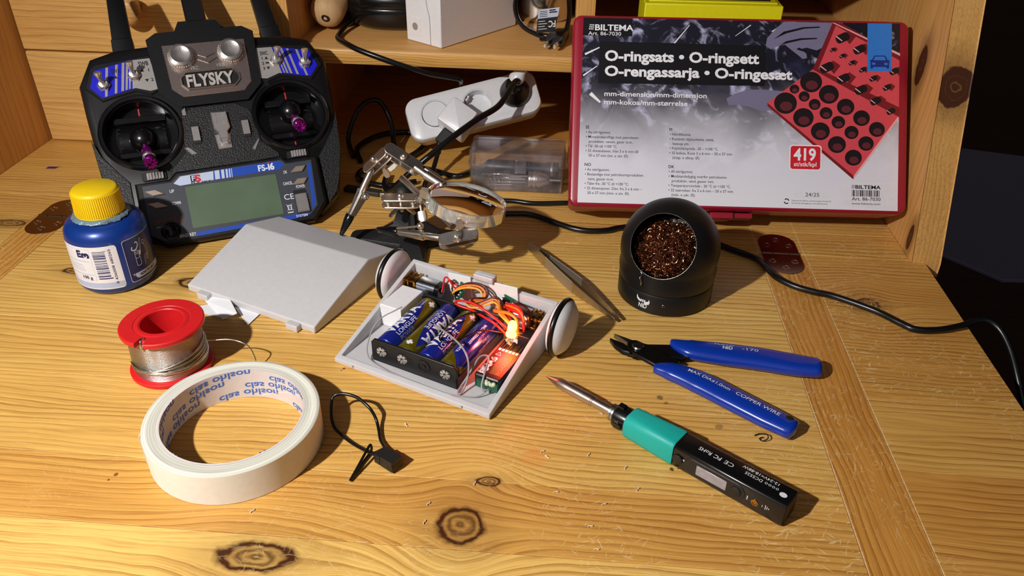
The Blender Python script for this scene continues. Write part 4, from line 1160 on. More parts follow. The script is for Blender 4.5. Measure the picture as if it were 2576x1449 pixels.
for k, (m_, dz) in enumerate(((m_wred, 0), (m_worg, 1.5), (m_wred, -1.4), (m_wred, 2.6))):
    wire('signal_wire', [(79+k*.6, 80, 23), (81.0, 77.0+k*.4, 25+dz*.5), (84.5, 72.0, 28+dz), (89.8, 68.5+k*.5, 30+dz), (94.6, 67.4+k*.5, 30+dz), (99.4-k*.2, 65.2+k*.3, 28+dz), (101.2-k*.3, 63.4+k*.3, 23), (101.4-k*.5, 62.4+k*.5, 19.6)], .8, m_, e2)
wire('signal_wire', [(80, 78, 23), (78.5, 74, 24), (77.5, 69.0, 25), (79.5, 65.5, 27), (85.5, 64.5, 29), (91.5, 63.0, 30.4), (96.6, 61.6, 29), (98.6, 59.8, 24), (99.0, 58.8, 18)], 1.1, m_worg, e2)
for k in range(3): wire('motor_wire', [(80.5, 84-k, 22), (84, 82.5, 25.4), (89, 79-k*.7, 28.5), (95.0+k*.4, 77.2-k*.6, 28.5), (99.6, 75.0-k*.5, 26), (101.4, 71.4-k*.4, 22), (100.4, 68.4, 19)], .7, m_wbrn, e2)

# glowing indicator light
led = thing('indicator_light', 'glowing orange-red light standing among the red wires in the robot', 'LED', RM)
m_led = NG('glowing_led'); m_led.set(Base_Color=lin((255, 170, 40)), Emission_Color=lin((255, 176, 56)), Emission_Strength=14.0, Roughness=.3)
mb = MB().at(Matrix.Translation((95.3, 57.2, 19)) @ Matrix.Rotation(.12, 4, 'Y'))
mb.lathe([(0, 0), (3.4, 0), (3.4, 1.4), (2.8, 1.6), (2.8, 8.2), (2.3, 10), (1.2, 11), (0, 11.3)], 28)
mb.build('bulb', m_led.mat, led, smooth=50)
mb = MB()
for dx in (-1, 1.1): mb.rod((95.3+dx, 57.2, 19.4), (95.0+dx*1.6, 55.6, 12.6), .35, 6)
mb.build('lead_pins', m_chrome, led)
mb = MB().at(frame((92.0, 57.6, 15), (.6, -.3, -.6), (1, 0, 0))); mb.lathe([(0, 0), (1.2, .3), (1.4, 1.2), (1.0, 2.2), (1.0, 4.6), (1.4, 5.6), (1.2, 6.4), (0, 6.8)], 16)
mb.build('resistor', pm('striped_resistor', (206, 140, 110), .5), led, smooth=50)
ll = bpy.data.lights.new('led_glow', 'POINT'); ll.energy = .06; ll.color = (1.0, .10, .07); ll.shadow_soft_size = .004
lo = bpy.data.objects.new('led_glow', ll); COL.objects.link(lo); lo.location = (RM @ Vector((93.8, 53.6, 26.0)))*U

# ---------------------------------------------------------------- the robot's lid and the paper under it
LM_ = rotz(-266.1, 463.0, 0, -0.38365)
lid = thing('robot_cover', 'closed white printed robot cover with a sloping top lying in front of the transmitter', 'robot cover', LM_)
mb = MB(); LW, LD = 112.6, 100.5
prof = [(0, .2), (0, 5.2), (.6, 5.9), (62.8, 23.6), (64.4, 23.7), (65.8, 23.3), (100, 13.4), (100.5, 12.6), (100.5, .2)]
mb.loft([[(x, y, z) for y, z in prof] for x in (0, LW)])
mb.build('lid_shell', m_pla, lid, bevel=.9, seg=3, smooth=30, fixn=True)
for x0 in (13, 92): MB().box(x0, x0+9.4, -4.6, .6, .2, 5.0).build('hinge_tab', m_pla, lid, bevel=.5)
m_paper = pm('white_paper', (232, 232, 238), .7)
for nm, labl, pts in (('paper_scrap', 'folded white paper scrap poking out from under the robot lid, nearest the red reel', [(-250, 452, .4), (-228, 430, .8), (-218, 432, 5.2), (-238, 461, 4.4)]),
                      ('paper_scrap', 'pointed white paper tip under the front edge of the robot lid, farther from the reel', [(-226, 446, .3), (-209, 425.5, .6), (-205, 441, .7), (-216, 452, .5)]),
                      ('paper_scrap', 'flat white paper corner between the red reel and the robot lid', [(-252, 444, .2), (-246.5, 437, .3), (-226, 431.5, .3), (-236, 452, .3)])):
    mb = MB(); n = len(pts)
    mb.loft([[Vector(p) for p in pts], [Vector(p) + V(0, 0, .25) for p in pts]])
    tag(mb.build(nm, m_paper, fixn=True), labl, 'paper', 'paper scraps under the lid')
# ---------------------------------------------------------------- red assortment case leaning on the shelf
m_case = pm('dark_red_case_plastic', (152, 14, 42), .34, bump=.03, coat=.15)
psi, lean = math.radians(2.92), math.radians(34.51)
ux = V(math.cos(psi), math.sin(psi), 0); bk = V(-math.sin(psi), math.cos(psi), 0)
uv = V(0, 0, 1)*math.cos(lean) + bk*math.sin(lean)
CM = frame3((1.62, 569.63, 27.69), ux, uv, ux.cross(uv))
case = thing('assortment_case', 'flat dark red plastic case with a printed cover sheet, leaning back against the shelf', 'case', CM)
CW, CH = 264.7, 153.2
mb = MB()
R0 = rrect(0, CW, 0, CH, 7, 6)
mb.loft([[(x, y, -17) for x, y in inset(R0, .6)], [(x, y, -5) for x, y in inset(R0, .2)], [(x, y, -2.2) for x, y in inset(R0, .5)], [(x, y, -.6) for x, y in inset(R0, 1.8)], [(x, y, 0) for x, y in inset(R0, 3.8)]])
lidp = mb.build('case_lid', m_case, case, smooth=30, fixn=True)
mb = MB()
mb.loft([[(x, y, -46.6) for x, y in inset(R0, 4)], [(x, y, -44) for x, y in inset(R0, 1.6)], [(x, y, -19) for x, y in inset(R0, .8)], [(x, y, -17.4) for x, y in inset(R0, 1.4)]])
mb.build('case_base', m_case, case, smooth=30, fixn=True)
mb = MB()
mb.box(113.5, 131.5, -5.2, -.4, -30, -9); mb.box(131.5, 147.5, -4.4, -.4, -28, -12)
for i in range(8): mb.box(114.5+i*2, 115.5+i*2, -5.6, -5.0, -29, -10)
mb.build('latch', m_case, case, bevel=.5)
for x in (40, 215): MB().box(x, x+22, CH-1, CH+2.2, -26, -10).build('hinge_lug', m_case, case, bevel=.5)

# the printed cover sheet
g = NG('engine_bay_print'); P = g.sep(g.obj())
va = g.vec(P[0], P[1], 0.0)
n1 = g.noise(va, .026, 4.0, .6, .8); n2 = g.noise(va, .06, 3.0, .55, 1.3); n3 = g.noise(va, .022, 3.0, .5, 1.0)
vo = g.new('ShaderNodeTexVoronoi'); g.l.new(va, vo.inputs['Vector']); vo.inputs['Scale'].default_value = .07
hi = g.smooth(g.math('ADD', n2, g.math('MULTIPLY', n3, .35)), .68, .92)
dk = g.smooth(g.math('ADD', g.math('MULTIPLY', n1, .7), g.math('MULTIPLY', vo.outputs['Distance'], .05)), .36, .74)
base = g.mix(dk, lin((12, 12, 30)), lin((64, 62, 108)))
base = g.mix(hi, base, lin((186, 186, 222)))
fade = g.smooth(P[1], 12.0, 132.0, 1.0, 0.0)
fade = g.math('ADD', fade, g.math('MULTIPLY', g.math('SUBTRACT', n3, .5), .5), clamp=True)
fade2 = g.math('MULTIPLY', g.smooth(fade, .12, .98), .985)
base = g.mix(fade2, base, lin((226, 224, 236)))
low = g.smooth(P[1], 6.0, 30.0, 1.0, 0.0)
base = g.mix(g.math('MULTIPLY', low, .8), base, lin((232, 231, 238)))
g.set(Base_Color=base, Roughness=.32, Coat_Weight=.25, Coat_Roughness=.12); m_photo = g.mat
m_lblack = pm('cover_black_box', (10, 10, 14), .3); m_lwhite = pm('cover_white_text', (238, 238, 244), .4); m_lred = pm('cover_red_art', (216, 74, 84), .35)
m_ldred = pm('cover_dark_red_art', (122, 24, 30), .35); m_lbadge = pm('cover_red_badge', (212, 28, 44), .35); m_lblue = pm('cover_blue_tab', (48, 124, 214), .35); m_lnavy = pm('cover_navy_car', (22, 44, 128), .35)
m_lskin = pm('cover_grey_hand', (120, 116, 146), .35); m_ltext = pm('cover_dark_text', (22, 20, 30), .4); m_lpale = pm('cover_pale_label', (228, 226, 234), .4); m_lpink = pm('cover_pink_edge', (238, 170, 172), .35); m_lhole = pm('cover_ring_black', (24, 14, 16), .35); m_lplum = pm('cover_ring_inside', (98, 34, 44), .35)
mats = [m_photo, m_lblack, m_lwhite, m_lred, m_ldred, m_lbadge, m_lblue, m_lnavy, m_lskin, m_ltext, m_lpale, m_lpink, m_lhole, m_lplum]
mb = MB(); z = .12
def PG(pts, dz, mi):
    a = sum(pts[i-1][0]*pts[i][1] - pts[i][0]*pts[i-1][1] for i in range(len(pts)))
    mb.poly(pts if a > 0 else pts[::-1], z + dz, mi)
PG([(7.0, 3.4), (257, 2.8), (256.7, 150.5), (8.2, 150.2)], 0, 0)
# the two hands at work, simple shapes
PG([(212, 150.2), (166, 150.2), (160, 145), (153, 137), (152, 131), (156, 128), (162, 131), (167, 132), (172, 128), (178, 123.5), (181, 121), (184.5, 121.6), (184, 125), (180, 129), (184, 130), (192, 128), (198, 131), (204, 140)], .02, 8)
PG([(128, 92), (122, 88), (124, 83), (132, 83.5), (140, 82), (150, 79), (160, 80), (176, 92), (168, 95), (150, 96), (138, 95.5)], .02, 8)
for pts_ in ([(163, 131.5), (170, 133.5), (180, 136), (192, 137), (192, 138), (179, 137.4), (168, 134.8)], [(158, 136), (168, 141), (182, 145), (194, 146), (194, 147), (181, 146.2), (166, 142.4)], [(176, 128.5), (183, 126.4), (184.4, 125), (183.6, 127.4), (178, 130)]): PG(pts_, .03, 13 if False else 1)
for a, b, w in (((10, 121), (22, 127), 1.6), ((9, 104), (20, 112), 1.2), ((157, 142), (166, 149), 1.4), ((140, 147), (128, 138), .7), ((15, 90), (23, 83), 3), ((80, 131), (92, 146), 1.0)):
    d = (V(*b)-V(*a)).normalized(); n = V(-d.y, d.x)*w/2
    PG([tuple(V(*a)-n), tuple(V(*b)-n*.5), tuple(V(*b)+n*.5), tuple(V(*a)+n)], .015, 2)
PG([(7.9, 136), (47, 136), (47, 150.2), (8.2, 150.2)], .03, 1)
PG([(21.4, 131.6), (21.1, 98.2), (152, 98.8), (152, 130.9)], .04, 1)
def logo(x, y, h, w, mi):
    s = h/5.2
    for k in range(3):
        for j in range(3): PG([(x+k*1.5*s-.35*j*s, y+h-1.8*s*j), (x+k*1.5*s+.9*s-.35*j*s, y+h-1.8*s*j), (x+k*1.5*s+1.5*s-.35*j*s, y+h-1.2*s-1.8*s*j), (x+k*1.5*s+.6*s-.35*j*s, y+h-1.2*s-1.8*s*j)], .06, mi)
    mb.text('BILTEMA', x+4.6*s, y, z+.06, h, mi, bold=0.025, width=w-4.6*s, shear=0)
logo(13.0, 140.4, 4.6, 34.4, 2)
mb.text('Art. 86-7030', 12.2, 136.4, z+.06, 2.9, 2, bold=0.006, width=26)
mb.text('O-ringsats • O-ringsett', 25.7, 116.4, z+.08, 8.0, 2, bold=.034, width=121.2)
mb.text('O-rengassarja • O-ringesæt', 25.8, 104.4, z+.08, 7.8, 2, bold=.034, width=147.4)
mb.text('mm-dimension/mm-dimensjon', 25.8, 88.2, z+.06, 3.9, 2, bold=0.015, width=80.5)
mb.text('mm-kokoa/mm-størrelse', 26.0, 81.6, z+.06, 3.9, 2, bold=0.015, width=65.4)
cols = [(11.9, 'SE', 62.0, ['• Av nitrilgummi.', '• Motståndskraftiga mot petroleum-', '   produkter, vatten, gaser m.m.', '• Tål -30 till +100 °C.', '• 32 dimensioner, från 3 x 6 mm till', '   50 x 57 mm (inv. x utv. Ø)'], 58.2),
        (77.8, 'FI', 61.6, ['• Nitriilikumia.', '• Kestävät öljytuotteita, vettä,', '   kaasuja ym.', '• Käyttölämpötila -30 – +100 °C.', '• 32 kokoa. Koot 3 x 6 mm – 50 x 57 mm', '   (sisäp. x ulkop. Ø)'], 58.0),
        (11.8, 'NO', 32.4, ['• Av nitrilgummi.', '• Bestandige mot petroleumsprodukter,', '   vann, gasser m.m.', '• Tåler fra -30 °C til +100 °C.', '• 32 dimensjoner. Dim. fra 3 x 6 mm –', '   50 x 57 mm (innv. x utv. Ø).'], 28.6),
        (77.7, 'DK', 32.2, ['• Af nitrilgummi.', '• Modstandsdygtig overfor petroleums-', '   produkter, vand, gasser mm.', '• Temperaturområde - 30 °C til +100 °C.', '• 32 størrelser, fra 3 x 6 mm – 50 x 57 mm', '   (indv. x udv. Ø).'], 28.6)]
for x, hd_, y, lines, y0 in cols:
    mb.text(hd_, x, y, z+.06, 2.3, 9, bold=0.015)
    for k, ln_ in enumerate(lines): mb.text(ln_, x+.4, y0 - k*3.68, z+.06, 2.15, 9, bold=0.003, sx=.94)
# picture of the open red case
PG([(189.0, 112.9), (204.0, 150.2), (210.6, 150.2), (256.6, 125.6), (257, 76.5)], .05, 4)
PG([(193.5, 113.6), (206.5, 148), (256.6, 121.5), (256.8, 84.5)], .06, 3)
PG([(203.6, 150.2), (205.4, 150.2), (257, 127), (257, 125)], .07, 11)
PG([(154.1, 85.6), (189.0, 112.9), (256.2, 77.2), (222.4, 29.6)], .08, 3)
PG([(154.1, 85.6), (222.4, 29.6), (222.2, 26.8), (154.3, 83.0)], .08, 4); PG([(222.4, 29.6), (256.2, 77.2), (257, 75.8), (222.2, 26.8)], .08, 11)
for (x, y), r in [((188.0, 102.8), 8.6), ((175.1, 97.0), 3.8), ((168.3, 85.7), 8.9), ((182.8, 91.3), 4.3), ((191.1, 85.2), 4.6), ((202.0, 93.4), 7.8), ((182.5, 74.5), 8.0), ((200.1, 78.5), 5.0), ((215.3, 83.8), 6.8), ((195.9, 64.1), 7.4), ((209.8, 71.5), 5.3), ((227.8, 75.2), 6.5), ((209.0, 53.9), 7.0), ((220.2, 63.7), 5.5), ((239.9, 66.6), 6.2), ((222.0, 43.9), 6.6), ((231.6, 55.3), 6.0)]:
    mb.poly(circ(x, y, r, 28, r*.95), z+.10, 12); mb.poly(circ(x+.2*r*.3, y-.28*r, r*.55, 20, r*.42), z+.12, 13)
for k, (x, y) in enumerate([(212.0, 138.4), (225.3, 129.5), (204.3, 128.7), (212.0, 124.0), (219.5, 118.7), (200.1, 114.6), (228.0, 113.4), (252.6, 112.7), (213.1, 106.1), (236.5, 106.7), (227.0, 97.6), (247.3, 99.9), (238.5, 89.0), (250.6, 81.1)]):
    r = (5.6, 5.0, 2.2, 2.4, 2.6, 5.6, 2.8, 3.8, 5.2, 3.2, 5.0, 3.4, 4.4, 3.6)[k]
    PG([(x+1.0*r, y-.9*r), (x+1.9*r, y+.3*r), (x+.9*r, y+1.0*r), (x-.1*r, y+.4*r)], .09, 4)
    ca, sa = math.cos(.45), math.sin(.45)
    pl = rrect(-r, r, -.6*r, .6*r, .45*r, 3); PG([(x+a*ca-b*sa, y+a*sa+b*ca) for a, b in pl], .11, 12)
    d = [(-r*.95, .1*r), (-r*.1, -.5*r), (r*.0, -.4*r), (-r*.85, .25*r)]; PG([(x+a, y+b) for a, b in d], .13, 11)
PG([(231.2, 150.3), (231.6, 112.3), (250.7, 112.7), (250.2, 150.5)], .14, 6)
PG([(234.0, 114.6), (236.0, 114.6), (236.2, 115.8), (246.4, 116), (246.6, 114.8), (248.5, 114.8), (248.7, 120.4), (249, 121), (248.4, 121.6), (247.4, 121.4), (245.6, 125.0), (237.0, 124.9), (235.0, 121.4), (233.8, 121.4), (233.4, 120.8), (234, 120.2)], .16, 7)
PG([(236.2, 121.2), (246.0, 121.3), (244.9, 124.2), (237.5, 124.1)], .18, 6); PG([(235.2, 117.6), (237.8, 117.6), (237.8, 119.2), (235.2, 119.2)], .18, 6); PG([(244.8, 117.6), (247.4, 117.6), (247.4, 119.2), (244.8, 119.2)], .18, 6)
PG(rrect(172.1, 197.2, 33.0, 53.0, 2.6), .14, 2); PG(rrect(173.0, 196.3, 33.9, 52.1, 2.0), .16, 5)
mb.text('419', 175.6, 41.0, z+.19, 9.2, 2, bold=0.030, width=17.4); mb.text('st/stk/kpl', 175.6, 36.2, z+.19, 3.3, 2, bold=0.015, width=17.6)
PG([(212.1, 24.2), (256.9, 25.1), (257.0, 2.8), (213.1, 5.9)], .04, 10)
logo(221.2, 19.6, 2.8, 22.2, 9)
random.seed(8); x = 221.4
while x < 243.2:
    w = random.choice((.35, .35, .6, .9)); PG([(x, 13.6), (x+w, 13.6), (x+w, 18.6), (x, 18.6)], .07, 9); x += w + random.choice((.35, .5, .8))
mb.text('Art. 86-7030', 221.3, 10.4, z+.07, 2.6, 9, bold=0.007, width=22.4); mb.text('www.biltema.com', 221.4, 7.2, z+.07, 1.6, 9, bold=0.005, width=22)
PG([(177, 11.4), (202, 11.2), (202.2, 16.2), (177, 16.8)], .06, 10); mb.text('24/25', 185, 12.6, z+.08, 2.9, 9, width=10.8)
for k in range(2): mb.text('Tillverkat för Biltema, Garnisonsgatan 26, Box FI,' if k == 0 else 'SE-254 66 Helsingborg. www.biltema.com', 174.4, 8.6-2.0*k, z+.06, 1.0, 9, width=31 if k == 0 else 28)
for k in range(2):
    a0 = 2.4 + PI*k
    q = [(170.6 + r*math.cos(a0-t*.27), 8.4 + r*math.sin(a0-t*.27)) for r, rng in ((2.2, range(9)), (1.4, range(8, -1, -1))) for t in rng]; PG(q, .06, 9)
mb.build('cover_sheet', mats, lidp, smooth=None, label='printed cover sheet with white headings, small text and a picture of black rings in a red case')

# ---------------------------------------------------------------- yellow box behind the case
m_yel = pm('yellow_card_box', (236, 228, 24), .4); m_ywin = pm('dark_box_window', (34, 36, 40), .15, coat=.6)
yb = thing('yellow_box', 'bright yellow box with dark top window, on the shelf behind the red case', 'box', rotz(58, 722, 102.3, math.radians(1.6)))
mb = MB().box(0, 118, 0, 52, 0, 46); mb.build('box_body', m_yel, yb, bevel=1.0)
mb = MB(); mb.loft([[(4, y, 46.1) for y in (6, 6)][:1] + [(114, 6, 46.1), (114, 50, 46.1), (4, 50, 46.1)], [(4, 6, 47.4), (114, 6, 47.4), (114, 50, 47.4), (4, 50, 47.4)]]); mb.build('box_rim', m_yel, yb, bevel=.4, fixn=True)
MB().box(9, 109, 11, 48, 47.3, 47.7).build('box_window', m_ywin, yb)

# ---------------------------------------------------------------- tip cleaner ball with brass wool
m_ball = pm('matt_black_metal', (20, 20, 21), .42, .1)
m_rim = pm('steel_rim', (190, 190, 190), .3, 1.0)
tc = thing('tip_cleaner', 'round black tip cleaner ball with copper-coloured metal wool in its wide opening', 'tip cleaner', Matrix.Translation((74, 497, 0)))
RSP, ZC = 34.4, 37.2
mb = MB()
mb.lathe([(0, .2), (32.6, .2), (33.4, 1.0), (33.5, 14.6), (33.0, 15.6), (0, 15.6)], 96)
base = mb.build('cleaner_base', m_ball, tc, smooth=40)
mb = MB()
prof = [(31.0, 15.0), (32.4, 15.4), (33.4, 16.4), (34.2, 24)]
prof += [(RSP*math.cos(a), ZC + RSP*math.sin(a)) for a in [math.radians(t) for t in range(-14, 91, 4)]] + [(0, ZC+RSP)]
inner = [(0, ZC+RSP-2.2)] + [((RSP-2.2)*math.cos(a), ZC + (RSP-2.2)*math.sin(a)) for a in [math.radians(t) for t in range(86, -19, -6)]] + [(29.6, 16)]
prof = prof + inner + [(31.0, 15.0)]
mb.lathe(prof, 96)
dome = mb.build('cleaner_dome', m_ball, tc, smooth=50)
od = V(-.30, -.82, .47).normalized()
OM = frame((0, 0, ZC), od, (1, 0, 0))
RO_ = 22.2
cut = MB().at(OM); cut.prism(circ(0, 0, RO_, 72), 12, 60)
carve(dome, cut)
zr_ = math.sqrt(RSP**2 - RO_**2)
mb = MB().at(OM @ Matrix.Translation((0, 0, zr_-.3))); mb.torus(RO_, .2, 96, 8); mb.build('opening_rim', m_rim, dome, smooth=80)
m_cu = pm('copper_brass_wool', (180, 128, 98), .3, 1.0, var=.4, scale=.12)
random.seed(17)
mb = MB().at(OM)
def wool(n, r0, zmax, zmin):
    for k in range(n):
        rad = 20.6*math.sqrt(random.random()); a = random.uniform(0, 2*PI)
        zc = zmin + (zmax-zmin)*(1 - (rad/22.5)**2)*random.uniform(.55, 1.0)
        c_ = Vector((rad*math.cos(a), rad*math.sin(a)-2.2, zc - .32*max(0, rad*math.sin(a))))
        R = random.uniform(1.2, 3.4); ax = basis((random.gauss(0, 1), random.gauss(0, 1), random.gauss(0, .7)))
        t0 = random.uniform(0, 6); L = random.uniform(2.2, 5.0)
        pts = [c_ + ax @ Vector((R*math.cos(t0+L*i/7), R*math.sin(t0+L*i/7), .35*i)) for i in range(8)]
        pts = [p*min(1, 31.5/max(p.length, 1)) for p in pts]
        mb.tube(pts, random.uniform(.16, .30), 4)
wool(1700, 0, 21, 12)
w = mb.build('metal_wool', m_cu, tc, smooth=80); w['kind'] = 'stuff'
mb = MB().at(OM); mb.prism(circ(0, -1, 21.5, 40), 5, 8); mb.build('inner_floor', m_ink, tc)
a0 = math.radians(-122)
def bwp(v): 
    t = a0 + v.x/33.5; return Vector((33.62*math.cos(t), 33.62*math.sin(t), v.y))
mb = MB()
def lp(pts):
    mb.add([bwp(Vector((x, y, 0))) for x, y in pts], [tuple(range(len(pts)))])
lp([(-4.6, 13.6), (-4.0, 11.6), (-2.2, 10.2), (-1.4, 8.6), (-2.6, 8.6), (-4.4, 9.8), (-5.0, 11.6)]); lp([(4.6, 12.0), (4.0, 10.2), (2.0, 9.4), (1.0, 8.0), (2.6, 7.2), (4.6, 7.8), (5.2, 9.6)])
for x0 in (-1.8, -.4, 1.0): lp([(x0, 8.4), (x0+1.0, 8.8), (x0+1.0, 10.8), (x0, 10.6)])
mb.text('NID', -3.0, 4.2, 0, 3.4, 0, bold=0.025, width=6.2, warp=bwp)
mb.build('bull_logo', m_white, base, smooth=60)
mb = MB().at(frame((33.5*math.cos(math.radians(-97)), 33.5*math.sin(math.radians(-97)), 9), (math.cos(math.radians(-97)), math.sin(math.radians(-97)), 0))); mb.lathe([(1.1, .1), (.9, .25), (.7, -.2), (0, -.2)], 16); mb.build('grub_screw', m_screw, base)
mb = MB().at(OM); mb.tube(spline([(-13.5, -16.5, 22.5), (-14.5, -17.6, 25.2), (-13.0, -19.6, 25.6), (-14.2, -22.0, 27.0), (-13.4, -24.5, 26.0), (-14.0, -27, 24.2)], 5), .36, 6); mb.build('solder_drip', m_wire, tc, smooth=70)

# ---------------------------------------------------------------- tweezers
g = NG('tweezer_steel'); P = g.sep(g.obj())
wv = g.math('SINE', g.math('MULTIPLY', P[0], 9.0))
zone = g.math('MULTIPLY', g.smooth(P[0], 27.0, 27.4), g.smooth(P[0], 66.0, 66.4, 1.0, 0.0))
g.set(Base_Color=lin((186, 178, 166)), Metallic=1.0, Roughness=g.math('ADD', .38, g.math('MULTIPLY', zone, .15)))
g.bump(g.math('MULTIPLY', wv, zone), .5, .3); m_twz = g.mat
a_, b2_ = V(-27.5, 544.5, 0), V(38.4, 452.0, 0)
tdir = (b2_-a_).normalized(); TL = (b2_-a_).length
tw_ = thing('tweezers', 'pair of ribbed steel tweezers lying on edge between the robot and the tip cleaner', 'tweezers', frame3(a_, tdir, V(-tdir.y, tdir.x, 0), (0, 0, 1)))
def arm(s):
    n = 28; rings = []
    for i in range(n+1):
        t = i/n; x = TL*t
        gap = (.15 + 3.9*math.sin(min(t, .62)/.62*PI/2)**1.6 if t < .62 else 4.05 - 2.3*((t-.62)/.38)**1.2)
        h = 4.6*(.55 + .45*min(1, t/.10))*(1 if t < .55 else 1 - .78*((t-.55)/.45)**1.1)
        y0 = s*gap; th = .55
        ya, yb_ = (y0, y0+s*th) if s > 0 else (y0+s*th, y0)
        zc = 4.9
        rings.append([(x, ya, zc-h), (x, yb_, zc-h), (x, yb_, zc+h), (x, ya, zc+h)])
    mb = MB().loft(rings); return mb.build('tweezer_arm', m_twz, tw_, bevel=.15, smooth=40, fixn=True)
arm(1); arm(-1)
mb = MB().box(.5, 14, -.8, .8, 1.2, 8.6); mb.build('joint', m_twz, tw_, bevel=.3)

# ---------------------------------------------------------------- flush cutters with blue handles
m_hblue = pm('glossy_blue_grip', (10, 52, 160), .26, coat=.5)
m_blk = pm('blackened_steel', (26, 25, 24), .3, .6)
m_jaw = pm('ground_steel', (150, 148, 142), .28, 1.0)
cu_ = thing('flush_cutters', 'pair of small flush cutters with glossy blue handles lying open on the right', 'pliers', Matrix.Translation((50, 417, 0)))
co = V(50, 417, 0)
def shape(nm, mat, pts, z0, z1, ch, parent=cu_, smooth=40):
    P = [(p[0]-50, p[1]-417) for p in pts]
    a = sum(P[i-1][0]*P[i][1] - P[i][0]*P[i-1][1] for i in range(len(P)))
    if a < 0: P = P[::-1]
    mb = MB().prism(P, z0, z1, 0, ch=ch); return mb.build(nm, mat, parent, smooth=smooth, fixn=True)
shape('upper_frame', m_blk, [(45, 424), (50, 425.6), (56, 424.8), (73, 426), (84, 424), (86, 414), (78, 411.6), (66, 414), (56, 412), (48, 411.5), (44.6, 416)], 2.0, 5.2, .5)
shape('lower_frame', m_blk, [(44.4, 424.5), (50, 425.0), (56.2, 421), (76, 406), (70, 398), (60, 400.4), (47, 411.5), (43.8, 416.5)], 5.2, 8.0, .5)
shape('upper_jaw', m_jaw, [(36.4, 432.6), (47.5, 426.8), (50.5, 424.6), (47.0, 420), (43, 424.5), (36.0, 432.0)], 2.6, 6.6, .5)
shape('lower_jaw', m_blk, [(33.2, 426.6), (42, 421.6), (46, 417), (45.4, 411.8), (41, 413.2), (36, 419), (33.0, 425.8)], 3.6, 7.4, .6)
mb = MB().at(Matrix.Translation((50.6-50, 417.2-417, 8))); mb.lathe([(3.9, -.4), (3.9, .9), (3.4, 1.5), (0, 1.5)], 32); mb.build('pivot_rivet', m_jaw, cu_)
mb = MB().at(Matrix.Translation((56.6-50, 412.6-417, 8))); mb.lathe([(1.9, -.4), (1.8, .3), (1.0, .2), (.9, -.6), (0, -.6)], 24); mb.build('spring_pin', m_blk, cu_)
def grip(nm, centre, widths, heights, lab):
    n = 40; C = spline([(p[0]-50, p[1]-417, 0) for p in centre], n//(len(centre)-1)); m = len(C); rings = []
    for i in range(m):
        t = i/(m-1)
        tang = (C[min(i+1, m-1)] - C[max(i-1, 0)]).normalized(); nn = Vector((-tang.y, tang.x, 0))
        f = t*(len(widths)-1); k = min(int(f), len(widths)-2); w = widths[k] + (widths[k+1]-widths[k])*(f-k); h = heights[k] + (heights[k+1]-heights[k])*(f-k)
        e = 1 - (t-.955)/.045 if t > .955 else 1
        w2 = w*math.sqrt(max(0.02, 1-(1-e)**2)); h2 = h*math.sqrt(max(.05, 1-(1-e)**2)*.75+.25)
        if t < .03: w2 *= .8 + t*6; 
        rings.append([C[i] + nn*(w2*math.copysign(abs(math.cos(a))**.8, math.cos(a))) + Vector((0, 0, 5.4 + h2*math.copysign(abs(math.sin(a))**.85, math.sin(a)))) for a in [2*PI*j/20 for j in range(20)]])
    mb = MB().loft(rings)
    return mb.build(nm, m_hblue, cu_, smooth=60, fixn=True, label=lab), C
gu, Cu = grip('handle', [(72.5, 427.4), (84, 421.4), (104, 418.6), (128, 415.6), (148, 411.8), (164.8, 409.8)], [2.0, 8.0, 9.4, 9.6, 9.2, 7.4], [2.6, 4.6, 5.0, 5.0, 4.8, 4.4], None)
gl, Cl = grip('handle', [(59.6, 399.6), (70, 397.4), (86, 389.0), (104, 375.0), (122, 361.0), (136.4, 350.0)], [2.4, 6.6, 8.8, 8.6, 8.4, 7.0], [2.6, 4.6, 5.0, 5.0, 4.8, 4.4], None)
ang1 = math.atan2(350-397, 136.4-70)
mb = MB()
def lay(C, off):
    cum = [0]
    for a, b in zip(C, C[1:]): cum.append(cum[-1] + (b-a).length)
    def f(v):
        s_ = v.x
        for i in range(len(C)-1):
            if cum[i+1] >= s_ or i == len(C)-2:
                t = (s_-cum[i])/max(cum[i+1]-cum[i], 1e-6); p = C[i].lerp(C[i+1], t); d = (C[i+1]-C[i]).normalized(); n = Vector((-d.y, d.x, 0))
                y = v.y + off
                return p + n*y + Vector((0, 0, 5.4 + 5.05*math.sqrt(max(0, 1-(abs(y)/8.9)**2.2))+.22))
    return f
mb.text('MAX DIA≤1.0mm', 21.0, 0, 0, 2.7, 0, bold=0.006, warp=lay(Cl, -.4), width=28, cut=(1, .8)); mb.text('COPPER WIRE', 53, 0, 0, 2.9, 0, bold=0.006, warp=lay(Cl, -.4), width=28, cut=(1, .8))
mb.build('handle_print', m_white, gl, smooth=None)
mb = MB(); mb.text('NID', 33, 0, 0, 3.2, 0, bold=0.025, warp=lay(Cu, -1.2), width=6.2, cut=(1, .8)); mb.text('-170', 45, 0, 0, 2.6, 0, warp=lay(Cu, .2), width=10, cut=(1, .8)); mb.text('PLATO', 28, 0, 0, 1.8, 0, warp=lay(Cu, 2.6), width=12, cut=(1, .8))
mb.build('handle_print', m_white, gu, smooth=None)
random.seed(2)
mb = MB(); q = Cl[-1] + (Cl[-4]-Cl[-1])*1.0
mb.sphere((q.x+.6, q.y+2.6, 9.0), 3.1, 20, 12, 0, .36); mb.build('burn_mark', pm('charred_black', (22, 20, 18), .7, bump=1, bscale=.8), gl, smooth=60)

